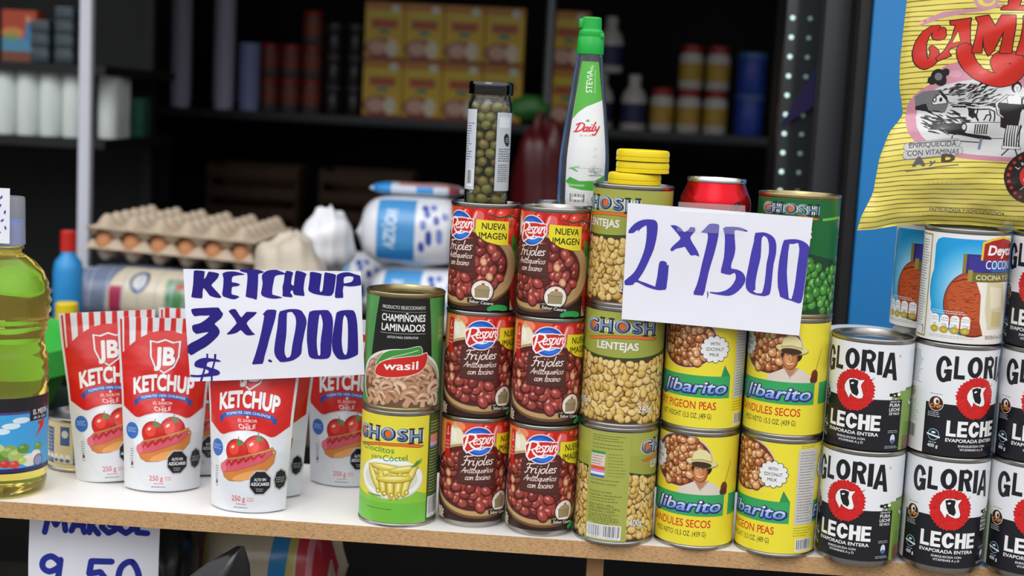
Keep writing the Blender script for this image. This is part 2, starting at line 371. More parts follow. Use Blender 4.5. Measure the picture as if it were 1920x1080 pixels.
# ---------------------------------------------------------------- label artwork (mm; u = arc length from the label's centre, v up)
def full(A, Rm, h, col): A.rect(-PI*Rm, 0, PI*Rm, h, col)
def tomato(A, x, y, r, col='#d2271c', leaf=True):
    A.ell(x, y, r*1.06, r*.98, '#7d120e', 0, 24); A.ell(x, y, r, r*.92, col, 0, 24); A.ell(x-.25*r, y+.2*r, r*.5, r*.45, mixc(col, '#ff6a55', .5), 0, 16)
    A.ell(x-.35*r, y+.35*r, r*.18, r*.1, '#ffd9cf', 30, 10)
    if leaf:
        for a in (20, 75, 130, 185, 240, 310): A.poly([(x, y+.62*r), (x+.16*r*math.cos(R(a+60)), y+.62*r+.1*r*math.sin(R(a+60))), (x+.55*r*math.cos(R(a)), y+.66*r+.38*r*math.sin(R(a)))], '#3f8f3a')
RB = 33.0
def art_beans():
    A = Art(); h = 97.5; W2 = PI*RB; full(A, RB, h, '#b93a2a')
    A.rect(-W2, 0, W2, 20, '#2b1511'); A.rect(58, 0, W2, 62, '#cdb892'); A.rect(-W2, 0, -66, 70, '#cdb892')
    A.ell(-34, 88, 26, 18, '#d8752f', 0, 28); A.ell(-40, 80, 14, 16, '#e89a50', 0, 20); A.ell(-10, 96, 17, 9, '#d94a2c'); A.ell(-21, 93, 8, 5, '#ef8a62')
    A.ell(-24, 80, 11, 13.5, '#d9cfa6', 10, 28); A.ell(-23, 81, 8.5, 11.5, '#ece6c8', 10, 24); A.ell(-26, 84, 4, 7, '#f8f5e2', 12); A.poly([(-26, 91), (-21, 91), (-24.5, 97)], '#cfc189')
    for x, y, r in ((9, 92, 7), (22, 90, 8.5), (33, 93, 6), (44, 91, 8), (58, 84, 12), (70, 78, 11), (52, 74, 9), (80, 90, 10), (95, 82, 9), (64, 95, 7)): tomato(A, x, y, r, A.rnd.choice(('#d8251c', '#c81d18', '#de3a2a')), False)
    A.ell(20, 87, 5, 8, '#e06a66', -20); A.ell(17, 90, 1.2, 5, '#f4b0a8', -20)
    A.stroke([(30, 92), (40, 89), (52, 91), (62, 88)], [1.1, 1.4, 1.8, 1.2], '#2f4a2c'); A.stroke([(52, 91), (55, 85), (53, 80)], 1.4, '#3b5a35'); A.stroke([(52, 91), (58, 95)], 1.3, '#2f4a2c'); A.stroke([(60, 89), (67, 85)], 1.5, '#34552f')
    for q in range(5): A.poly([(56+q*2, 72-q*7), (66+q*1.5, 69-q*8), (62+q, 58-q*7), (57+q, 60-q*7)], ('#3f9a35', '#2f7f2e', '#57b043', '#79b74a', '#357f30')[q])
    A.ell(72, 17, 15, 20, '#8c130f', 8, 28); A.ell(72, 17, 13.6, 18.3, '#c4251a', 8, 28); A.ell(70, 16, 7, 12, '#9c1a10', 8); A.ell(75, 16, 2.6, 9, '#d9583a', 8)
    for q in range(9): A.ell(69+3*math.sin(q*2.1), 8+q*2.2, .7, 1, '#e9c27a')
    # wooden bowl of beans
    bx, by = 4.5, 42.5
    A.ell(bx, by-1.6, 61, 37.5, '#6b4a2c', 0, 72); A.ell(bx, by, 60, 36.6, '#b3915f', 0, 72); A.ell(bx-.5, by+.4, 58, 35, '#c9aa78', 0, 72)
    for q in range(9): A.ell(bx-.3*q, by+.2*q, 57.2-q*.7, 34.4-q*.22, ('#c2a26e', '#b8966a', '#a98660')[q % 3], 0, 72)
    A.ell(0, 43.5, 51.5, 32.6, '#3a1712', 0, 72); A.ell(0, 43.5, 50.5, 31.8, '#571d17', 0, 64)
    ins = lambda x, y: (x/47.5)**2+((y-43)/28.6)**2 < 1 and not (abs(x+.5) < 16.5 and 41 < y < 62)
    A.beans(ins, (-50, 13, 50, 74), 8.0, 5.5, ('#8f332c', '#a54238', '#7f2a24', '#9d4539', '#ad3d33'), '#3a130f', '#e6aca0', 4, .78, 1, hs=.42)
    for x, y in ((-29, 37), (33, 33), (-30, 46), (27, 47)): A.ell(x, y, 3.2, 4, '#c98a62', 20); A.ell(x, y, 2, 2.8, '#e3b48e', 20)
    A.poly([(-19.5, 37), (19, 35), (19.5, 68), (-19, 68)], '#4a241d'); A.rect(-18.6, 38.5, 18.4, 67, '#522a22')
    A.script('Frijoles', .5, 56.6, 4.6, '#f3e6dc', 31, .85, .24, 3)
    A.script('Antioqueños', .5, 49, 2.9, '#eadbd0', 32, .55, .24, 2); A.script('con tocino', 1, 42.2, 2.9, '#eadbd0', 24, .6, .24, 2)
    # round logo: blue ball, red band, white lettering
    cx, cy = 0, 80
    A.ell(cx, cy, 15.4, 14.6, '#f0d8dc', 0, 40); A.ell(cx, cy, 14.4, 13.6, '#1d55b5', 0, 40); A.ell(cx-2, cy+4, 9, 7, '#2b6bd0', 0, 24); A.ell(cx+2, cy-8, 8, 4, '#2e75d8', 0, 24)
    A.poly([(-16.2, 84), (-9, 87.5), (4, 88.2), (16, 87.2), (16.5, 79), (13, 73.5), (4, 74.2), (-4, 71.5), (-11, 67.5), (-14.5, 72)], '#f6ecec'); A.poly([(-15.2, 83.4), (-8, 86.4), (5, 87.2), (15.2, 86.4), (15.6, 79.4), (12, 74.6), (4, 75.3), (-3, 73.5), (-10.5, 69.3), (-13.6, 73)], '#cf2a24')
    A.stroke([(-10.3, 85), (-11.6, 78.5), (-13.6, 71)], [1.8, 2.4, 1.1], '#fbf3f0'); A.stroke([(-15.6, 81.6), (-13, 84.8), (-8.5, 86.9), (-4.6, 86.8), (-2.6, 85), (-3.4, 82.2), (-6, 79.8), (-9.6, 78.6)], [.6, 1.2, 1.9, 2, 1.9, 1.7, 1.4, .9], '#fbf3f0'); A.stroke([(-8.8, 78.8), (-6.6, 75.4), (-3, 72.8), (1, 72), (5, 72.8), (9.5, 75.2)], [1.2, 1.9, 2, 1.4, 1, .4], '#fbf3f0'); A.script('espin', 5.2, 77.6, 6.0, '#fbf3f0', 19, 1.15, .3, 4)
    # little red flag and the new-image tag
    A.poly([(-37, 62), (-29.5, 60.5), (-29, 94), (-36, 94.5)], '#cf2019'); A.stroke([(-34.5, 84.5), (-33, 82.8), (-31, 84.6)], .8, '#f6d8d0'); A.stroke([(-32.8, 91), (-33.3, 87), (-32.4, 85)], [.5, 1.1, .4], '#f6d8d0')
    for q, t in enumerate(('LISTO', 'PARA', 'SERVIR')): A.text(t, -33.2, 76-q*3.4, 2, '#f2b9ae', w=5.4, bold=.01)
    A.poly([(18.5, 87), (50.5, 85.4), (50.8, 63), (40, 63.4), (29, 66), (20, 71.5), (17.8, 75)], '#e8d92b')
    A.text('NUEVA', 35.5, 77.6, 6.2, '#2b2412', w=23.5, bold=.022, rot=-1.5); A.text('IMAGEN', 35, 68.6, 6.2, '#2b2412', w=27, bold=.022, rot=-1.5)
    # the home-flavour badge
    bx, by = 27, 19
    A.ell(bx, by, 11.4, 11.4, '#3a211b', 0, 32); A.ell(bx, by, 10.2, 10.2, '#e7dfd2', 0, 32); A.ell(bx, by, 8.6, 8.6, '#f1ece2', 0, 28)
    A.poly([(bx-6.4, by-6), (bx+6, by-6), (bx+6.6, by+1), (bx-6.8, by+1.4)], '#9b8a66', '#3b2a1c', .25); A.poly([(bx-7.4, by+1.6), (bx+7, by+1), (bx+5.6, by+4.4), (bx+.8, by+6), (bx-3.6, by+5.2)], '#a8966e', '#3b2a1c', .25); A.ell(bx+.6, by+6.8, 1.6, 1.1, '#c5452c')
    A.poly([(bx-14, by-7.2), (bx+12.6, by-9.6), (bx+12, by-14), (bx-13.6, by-11.6)], '#211713'); A.text('Sabor Casero', bx-.6, by-12.3, 2.9, '#f3efe6', w=23, bold=.004, shear=.1, rot=-5)
    A.ell(bx+16, by-17, 11, 4.2, '#2f9a4d'); A.rect(36, 0, 46, .8, '#2b1511')
    A.poly([(-66, 0), (-34, 0), (-44, 10), (-52, 26), (-60, 44), (-66, 44)], '#cbb48e'); A.text('400g', -41, 5, 5.4, '#efe7da', w=12, bold=.012, rot=-3)
    A.rect(-99, 4, -72, 92, '#3a1c16'); A.lines(-97, -74, 34, 88, 22, '#d9c9bb'); A.barcode(-98, 8, -74, 26)
    return A, h
RC = 37.5
def ghosh(A, x, y, h, w, sun=True):
    """arched slab-serif logo, navy over orange with a pale edge"""
    k = .0032*75/w*h/13
    if sun:
        A.poly([(x-w*.47, y-h*.50), (x-w*.1, y-h*.16), (x+w*.3, y-h*.1), (x+w*.52, y-h*.32), (x+w*.46, y-h*.44), (x+w*.2, y-h*.30), (x-w*.1, y-h*.34), (x-w*.42, y-h*.62)], '#dd6f2a', '#2a2622', .35)
    n = len('GHOSH'); cw = (.23, .205, .225, .165, .205); px = x-w/2
    for i, ch in enumerate('GHOSH'):
        c = px+cw[i]*w/1.03/2; px += cw[i]*w/1.03; yy = y-.0016*(c-x)**2*(h/13)
        hh = h*(1.08 if i == 0 else 1)
        A.text(ch, c, yy, hh, '#e9e4d6', w=cw[i]*w*1.02, bold=.16); A.text(ch, c, yy+.3, hh-.6, '#1a2740', w=cw[i]*w*.92, bold=.085)
        if ch in 'GO': A.ell(c, yy+hh/2, cw[i]*w*.2, hh*.27, '#d8682c')
        A.text(ch, c-.5, yy+1.1, hh-2.0, '#5d84ad', w=cw[i]*w*.74, bold=.012, grad=lambda q, H=hh: mixc('#3a5f8a', '#cfdfe8', q/H))
        if ch == 'H':
            for sx in (-1, 1):
                for yq in (0, hh): A.rect(c+sx*cw[i]*w*.31-cw[i]*w*.19, yy+yq-.7, c+sx*cw[i]*w*.31+cw[i]*w*.19, yy+yq+.9, '#1c2433')
LENT = ('#dcba68', '#d2ae58', '#e6ca82', '#cba350', '#dfc27a')
def art_lentils():
    A = Art(); h = 106; full(A, RC, h, '#9aa043'); W2 = PI*RC
    A.rect(-W2, 84, W2, h, '#a3a84a')
    A.layer(); n = 96; yb = lambda u: 62+.0022*min(abs(u), 60)**2
    xs = [-W2+2*W2*k/n for k in range(n+1)]
    A.poly([(x, yb(x)) for x in xs]+[(W2, 0), (-W2, 0)], '#4d3517'); A.stroke([(x, yb(x)) for x in xs], 1.9, '#23471f', False)
    A.beans(lambda x, y: y < yb(x)-3.6 and y > 2.6, (-W2+3, 1, W2-3, 70), 5.7, 4.3, LENT, '#6b4a20', '#e9d190', 9, .78, hs=.62, hw=.12)
    ghosh(A, 0, 86, 13.5, 74); A.text('LENTEJAS', -2, 70.4, 7.4, '#e6e4da', w=41, bold=.035, line='#6b6f2c', lw=.25)
    A.text('240g', 29, 11, 6.6, '#f5f2ea', w=15, bold=.012, line='#5a3d22', lw=.35); A.text('Peso drenado', 30, 20, 1.8, '#8b7fa8', w=16); A.text('400g', -38, 15, 6.8, '#f5f2ea', w=15, bold=.012, line='#5a3d22', lw=.35)
    # the back panel: table, ingredients, barcode
    B = Art(); B.rect(-20.5, 0, 20.5, h, '#a2a84c')
    B.lines(-17, 19, 96, 103, 3, '#55591f'); B.lines(-17, 19, 88.5, 95, 2, '#55591f'); B.rect(-17.5, 84, -3, 86.5, '#2f9140'); B.rect(-17.5, 72, -3, 84, '#d8c5b5'); B.rect(-17.5, 68.6, -3, 72, '#d8543a'); B.rect(-17.5, 66, -3, 68.6, '#c987b5'); B.rect(-17.5, 63.6, -3, 66, '#dfe3ee'); B.rect(-17.5, 61.2, -3, 63.6, '#3f5fae')
    for q in range(4): B.lines(-16.5, -4, 73+q*2.6, 75+q*2.6, 1, '#6b5c52')
    B.lines(0, 18, 62, 86, 8, '#6f742c'); B.lines(-17, 17, 57, 60.5, 1, '#55591f')
    B.text('Ingredientes: Lentejas', -17, 54.4, 2, '#3c4017', align='l', w=26); B.text('Producto de Italia', -17, 46.4, 1.9, '#3c4017', align='l', w=22, bold=.01); B.text('Importado y distribuido por', -17, 43.2, 1.9, '#3c4017', align='l', w=32, bold=.01); B.lines(-17, 16, 37, 42.4, 2, '#4b4f1d')
    for q, t in enumerate(('PESO NETO: 400 g', 'PESO DRENADO: 240 g', 'DURACIÓN: 3 AÑOS')): B.text(t, -17, 33.4-q*3, 2.1, '#33370f', align='l', w=(24, 30, 26)[q], bold=.012)
    B.lines(-17, 16, 17.6, 26.5, 5, '#4b4f1d'); B.barcode(-18.5, 1.6, 15.5, 15.4); B.text('www', -4, 16.2, 1.4, '#3c4017', w=16)
    off = A.L+1; C0 = -68
    for pts, c, L in B.P:
        A.P.append(([(p[0]+C0, p[1]) for p in pts], c, L+off)); A.P.append(([(p[0]+C0-2*W2, p[1]) for p in pts], c, L+off))
    return A, h
PEAS = ('#cc8a50', '#b9703c', '#daa068', '#a9602f', '#d4985c')
def jib_half(A, x, es):
    ins = lambda px, py: ((px-(x+6))/27)**2+((py-82)/23)**2 < 1
    A.ell(x+6, 82, 32, 26, '#c9b8c0', 0, 40); A.ell(x+6, 81.6, 31, 25, '#6b3218', 0, 40)
    A.beans(ins, (x-30, 56, x+40, 108), 5.6, 3.9, PEAS, '#57260f', '#f6e2cc', 5+es, .88, hs=.5)
    # scalloped badge
    bx, by = (x+35, 76) if es else (x-23, 82)
    for c, e_ in (('#231a14', .55), ('#e6e7e6', 0)):
        A.ell(bx, by, 12.2+e_, 11+e_, c, 0, 30)
        for q in range(13): A.ell(bx+11.6*math.cos(q*2*PI/13), by+10.4*math.sin(q*2*PI/13), 2.6+e_, 2.6+e_, c, 0, 10, new=(q == 0))
    for q, t in enumerate(('WITH', 'COCONUT', 'MILK') if es else ('CON', 'LECHE DE', 'COCO')): A.text(t, bx, by+3.6-q*5.2, 3.1, '#231f1c', w=(9, 18, 9)[q], bold=.012)
    if not es:  # a farmer in a straw hat
        fx, fy = x+27, 0
        A.poly([(fx-22, 49.5), (fx-19, 56), (fx-9, 61), (fx-4, 64), (fx+6, 64), (fx+14, 61), (fx+20, 56), (fx+21, 49.5)], '#d9cdbf'); A.poly([(fx-6, 64), (fx+1, 55), (fx+7, 64)], '#b9805c'); A.stroke([(fx-6, 64.5), (fx-1, 57), (fx+1, 54)], .8, '#a89d8f'); A.stroke([(fx+8, 64), (fx+3, 57)], .8, '#a89d8f')
        A.ell(fx+1, 76, 9.6, 8, '#1c130d'); A.ell(fx, 71.5, 7, 9.6, '#7a4122'); A.ell(fx-.6, 71.6, 6.2, 8.8, '#bd7443'); A.ell(fx-2.2, 72.5, 3.2, 5, '#d79a68'); A.stroke([(fx-4, 75.6), (fx-1.8, 75.8)], .7, '#22150d'); A.stroke([(fx+1, 75.8), (fx+3.4, 75.4)], .7, '#22150d'); A.stroke([(fx-.8, 75), (fx-1.2, 71.5), (fx, 71)], .5, '#8e4f2b'); A.stroke([(fx-3, 68), (fx-.5, 67.2), (fx+2.4, 68.2)], .8, '#f0e2d4')
        A.ell(fx+1, 81, 15.4, 4.8, '#8f7f45', -6, 30); A.ell(fx+1, 81.5, 14.8, 4.2, '#dccf93', -6, 30); A.ell(fx+.4, 79.3, 9.6, 3, '#3a2a18', -4, 20); A.poly([(fx-9, 82), (fx-7.6, 91), (fx-2, 94.4), (fx+4, 93.4), (fx+8.6, 89), (fx+10, 81.4), (fx, 83.4)], '#e2d69c', '#9c8b52', .3); A.stroke([(fx-8.8, 83.2), (fx, 84.6), (fx+9.8, 82.4)], 1.1, '#a8965c')
        A.stroke([(x+52, 58), (x+59, 82)], .7, '#7b5a34'); A.ell(x+52, 57, 4, 5.5, '#6b2c1c'); A.ell(x+51.4, 53, 4.4, 4, '#5a2417')
    # green ribbon and lettering
    A.poly([(x-56, 29), (x+53, 29), (x+53, 50), (x-56, 50)], '#35a35c')
    A.poly([(x+43, 50), (x+53, 50), (x+46, 61)] if es else [(x-56, 50), (x-50, 50), (x-52, 60)], '#2c8f50')
    for tt, tx, tw in (('Jibarito', x+15, 70), ('El', x-32, 16)):
        A.text(tt, tx, 31.6, 14.4, '#2a2263', w=tw+3, bold=.085, shear=.22); A.text(tt, tx, 33.2, 11.8, '#9fc0f2', w=tw-1, bold=.02, shear=.22, grad=lambda q: mixc('#4f86dc', '#f4f4fb', q/10))
    A.text('DRY PIGEON PEAS' if es else 'GANDULES SECOS', x+6.5, 17.6, 7.6, '#cc3a20', w=67, bold=.02); A.text('NET WEIGHT 15.5 OZ. (439 G)' if es else 'PESO NETO 15.5 OZ. (439 G)', x+9, 9, 5, '#2a2b1c', w=54, bold=.01)
def art_pigeon():
    A = Art(); h = 106; full(A, RC, h, '#eadb36'); W2 = PI*RC
    jib_half(A, -25, 0)
    B = Art(); jib_half(B, 0, 1); B.rect(58, 28, 81, 101, '#c9c8c2'); B.lines(60, 79, 30, 99, 26, '#4a4a44', .3); B.lines(58, 80, 16, 26, 4, '#6d6a22', .3); B.lines(60, 79, 101.5, 105, 2, '#6d6a22', .3); B.barcode(61, 2, 82, 14)
    off = A.L+1
    for pts, c, L in B.P:
        for sft in (90, 90-2*W2): A.P.append(([(p[0]+sft, p[1]) for p in pts], c, L+off))
    return A, h
def heavy(A, ch, x, y, w, h, c, bgc):
    s = min(w*.36, 4.9)
    if ch == 'H':
        for sx in (-1, 1): A.rect(x+sx*(w/2-s/2)-s/2, y, x+sx*(w/2-s/2)+s/2, y+h, c)
        A.rect(x-w/2+s, y+h*.4, x+w/2-s, y+h*.62, c)
    elif ch == 'E':
        A.rect(x-w/2, y, x-w/2+s, y+h, c)
        for q in (0, .4, .8): A.rect(x-w/2+s, y+h*q, x+w*(.5 if q != .4 else .42), y+h*(q+.2), c)
    elif ch in 'GOC':
        A.ell(x, y+h/2, w/2, h/2, c, 0, 36); A.ell(x, y+h/2, w/2-s*.95, h/2-s*.82, bgc, 0, 30)
        if ch == 'C': A.poly([(x+.6, y+h*.36), (x+w*.6, y+h*.36), (x+w*.6, y+h*.64), (x+.6, y+h*.64)], bgc)
        if ch == 'G': A.poly([(x+.2, y+h*.52), (x+w*.6, y+h*.52), (x+w*.6, y+h*.69), (x+w*.36, y+h*.66)], bgc); A.poly([(x+w*.02, y+h*.50), (x+w*.49, y+h*.50), (x+w*.49, y+h*.09), (x+w*.2, y+h*.05), (x+w*.2, y+h*.35), (x+w*.02, y+h*.35)], c)
    elif ch == 'L': A.poly([(x-w/2, y), (x+w/2, y), (x+w/2, y+h*.19), (x-w/2+s, y+h*.19), (x-w/2+s, y+h), (x-w/2, y+h)], c)
    elif ch == 'I': A.rect(x-w/2, y, x+w/2, y+h, c)
    elif ch == 'R':
        A.poly(soft([(x-w*.1, y+h), (x+w*.25, y+h*.97), (x+w*.46, y+h*.84), (x+w*.48, y+h*.66), (x+w*.3, y+h*.48), (x-w*.1, y+h*.44)]), c); A.rect(x-w/2, y, x-w/2+s, y+h, c); A.rect(x-w/2, y+h*.45, x+.3, y+h, c); A.ell(x+w*.06, y+h*.715, w*.14, h*.125, bgc); A.rect(x-w/2+s, y+h*.6, x+w*.06, y+h*.835, bgc)
        A.poly([(x-w*.08, y+h*.5), (x+w*.26, y+h*.5), (x+w*.54, y-h*.02), (x+w*.14, y), (x-w*.1, y+h*.42)], c)
    elif ch == 'A': A.poly([(x-w/2, y+h*.06), (x-w*.14, y+h), (x+w*.17, y+h), (x+w/2, y-h*.06), (x+w*.2, y-h*.04), (x+w*.13, y+h*.2), (x-w*.15, y+h*.22), (x-w*.22, y+h*.04)], c); A.poly([(x-w*.10, y+h*.38), (x+w*.09, y+h*.37), (x+.05, y+h*.74)], bgc)
def art_milk():
    A = Art(); Rm = 37.7; W2 = PI*Rm; h = 97; full(A, Rm, h, '#e6e8ea'); 
    A.rect(44, 0, 88, 55, '#7fa046'); A.rect(52, 0, 88, 26, '#6d8f3a'); A.rect(52, 0, 88, 13, '#7b5a41'); A.rect(52, 55, 88, 57.5, '#5d7a4e'); [A.rect(34+q, 46, 35+q, 47+q*.8, mixc('#dfe6d2', '#8fae58', q/10)) for q in range(11)]
    for q in range(40): A.stroke([(53+q*.85, 14+(q*7) % 36), (53.6+q*.85, 17+(q*7) % 36)], .6, ('#5c8a2f', '#94b356')[q % 2])
    for q in range(14): A.stroke([(53+q*2.3, 3+(q*5) % 9), (57+q*2.3, 3.4+(q*5) % 9)], .8, '#5b3d2a')
    for q in range(26): A.rect(54, 58+q*1.3, 88, 58.5+q*1.3, mixc('#e6e8ea', '#b9d3e6', q/26))
    for q in range(10): A.rect(-W2 if q % 2 else 88, 18+q*8, -50 if q % 2 else W2, 18.5+q*8, '#dfe3e6')
    A.rect(-46, 0, 47.5, 47, '#17171f')
    A.rect(74, 39, 80, 47, '#e9efe2'); A.ell(66, 44, 7, 3.4, '#dfe4dd'); A.ell(65, 45, 3, 2.2, '#1b1b1b'); A.ell(70, 44, 2, 1.6, '#1b1b1b'); A.stroke([(61, 41), (61, 37)], 1, '#1b1b1b'); A.stroke([(70, 41), (70, 37)], 1, '#e4e4e0')
    # small cow on the panel edge
    A.ell(40, 51.4, 5.2, 2.3, '#191919'); A.ell(43, 51.8, 2, 1.5, '#f4f4f0'); A.ell(34.4, 51.6, 1.9, 1.6, '#191919'); A.ell(38, 51, 1, .9, '#f4f4f0')
    for q in (36.4, 38, 42, 44.4): A.stroke([(q, 50.4), (q-.3, 47.2)], .8, '#191919')
    # arched name
    k = .0052
    xs = (-31.5, -17.8, -4.0, 11.2, 21.6, 31.6); ws = (15.5, 10.4, 15.6, 13.6, 5.2, 16); 
    for ch, c, w in zip('GLORIA', xs, ws):
        lo = 72.4-.0062*c*c; top = 91.5-.0012*c*c; V0 = top-lo
        heavy(A, ch, c, lo, w*.93, V0, '#17171d', '#e6e8ea')
    A.ell(40.6, 87, 1.3, 1.3, '#b9bcbb', n=12); A.ell(17, 66, 1.2, 1.2, '#c3c6c5', n=12)
    # carnation with a cow's head
    rnd = random.Random(3); pts = []
    for q in range(72):
        r = 18.6+(.9 if q % 2 else -.5)+rnd.uniform(-.5, .7); pts.append((r*math.cos(q*PI/36)*1.0, 54+r*.99*math.sin(q*PI/36)))
    A.poly(pts, '#cf1d1c')
    for q in range(110):
        a = rnd.uniform(0, 2*PI); r = rnd.uniform(7, 17); x, y = r*math.cos(a), 54+r*math.sin(a); A.stroke([(x, y), (x+rnd.uniform(1, 2.6)*math.cos(a+.5), y+rnd.uniform(1, 2.6)*math.sin(a+.5))], .5, rnd.choice(('#b01214', '#e23a30', '#a50f12')), False)
    A.xf = lambda x, y: (x*1.18, 55+(y-55.5)*1.18)
    A.poly([(-6.5, 60.5), (-4, 63), (1, 63.5), (4, 62.5), (7.8, 63), (6.2, 60.6), (5.2, 58.5), (7.5, 51.5), (7, 49), (4, 48.2), (0, 49.5), (-2.5, 51.5), (-3.6, 47.8), (-5.4, 50.5), (-7.6, 53.5), (-8, 57)], '#f3f1ee', '#1a1414', .3); A.poly([(-4.5, 61.5), (-1, 62.8), (3.4, 62), (2.6, 57.5), (4.2, 53), (2.8, 50), (-1.2, 51.6), (-3.2, 55.5)], '#17161a'); A.ell(-1.5, 59.5, 1.3, .7, '#f3f1ee', 20); A.poly([(3, 62.3), (5.4, 58.6), (6, 54), (4, 52.6), (3.2, 57)], '#f3f1ee')
    A.xf = None
    [heavy(A, ch, x, 18.3, w, 14.2, '#f0f0ee', '#17171f') for ch, x, w in (('L', -20.6, 8.6), ('E', -10.8, 9), ('C', .2, 11), ('H', 11.6, 10.2), ('E', 21.8, 8.8))]; A.text('EVAPORADA ENTERA', 0, 13.2, 3.2, '#eeeeec', w=50, bold=.024); A.text('ENRIQUECIDA CON', 0, 9, 2, '#e4e4e2', w=27, bold=.016); A.text('VITAMINAS A y D', 0, 5.7, 2.1, '#e4e4e2', w=24, bold=.016)
    for q, (t, w) in enumerate((('HECHA CON', 11), ('PURA', 11.6), ('LECHE', 12), ('DE VACA', 11.4))): A.text(t, 39.5, 44.6-(0, 4, 8, 11.4)[q], (1.4, 3.1, 3, 2.4)[q], '#f2f2f0', w=w, bold=.02)
    A.ell(39.5, 11, 2.6, 4.4, '#d7dde6'); A.ell(39.5, 8.6, 2.2, 2, '#4d66a8'); A.lines(34, 45, 16.4, 19.5, 2, '#b9bcc0', .28); A.lines(32, 48, 2.2, 5.2, 2, '#b9bcc0', .28)
    # left column: round seals and weight
    A.ell(-36, 46.5, 7, 7, '#e9e4e0', n=28); A.ell(-36, 46.5, 6.5, 6.5, '#4a1714', n=28); A.ell(-35.6, 48.6, 2.8, 3.2, '#efe7df'); A.ell(-34.8, 48.2, 1.4, 1.8, '#4a1714'); A.rect(-41, 42.2, -31, 45.6, '#4a1714'); A.text('CNP', -36, 42.4, 3.4, '#e7a23a', w=11, bold=.02); A.lines(-42, -30, 54.4, 55.6, 1, '#6a6a6a', .3, .1); A.lines(-43, -30, 34, 39, 3, '#c9c9cc', .3)
    A.ell(-36, 18, 5.4, 5.4, '#7db0c9', n=24); A.ell(-36, 18, 4.7, 4.7, '#17171f', n=24); A.poly([(-42.5, 17.6), (-30, 15.2), (-29.6, 16.6), (-42.2, 19)], '#e6eef2'); A.ell(-36, 20, 2, 1, '#dfeaf0'); A.lines(-40, -32, 10.4, 11.4, 1, '#cfcfd2', .3, .1); A.text('400 g', -36, 6.4, 3.1, '#efefee', w=10, bold=.02)
    # information panel further left
    A.poly([(-72, 5), (-52, 5), (-50.5, 6.5), (-50.5, 94), (-72, 94)], '#e9eaeb'); A.lines(-71, -53, 62, 92, 18, '#7d7f88', .3); A.lines(-71, -54, 26, 46, 11, '#9a9ca4', .28); A.ell(-66, 53, 4, 4, '#c8625c', n=16); A.ell(-66, 53, 3, 3, '#e9eaeb', n=16); A.rect(-69, 52, -63, 53, '#c8625c'); A.barcode(-71.5, 9, -55, 24, '')
    return A, h
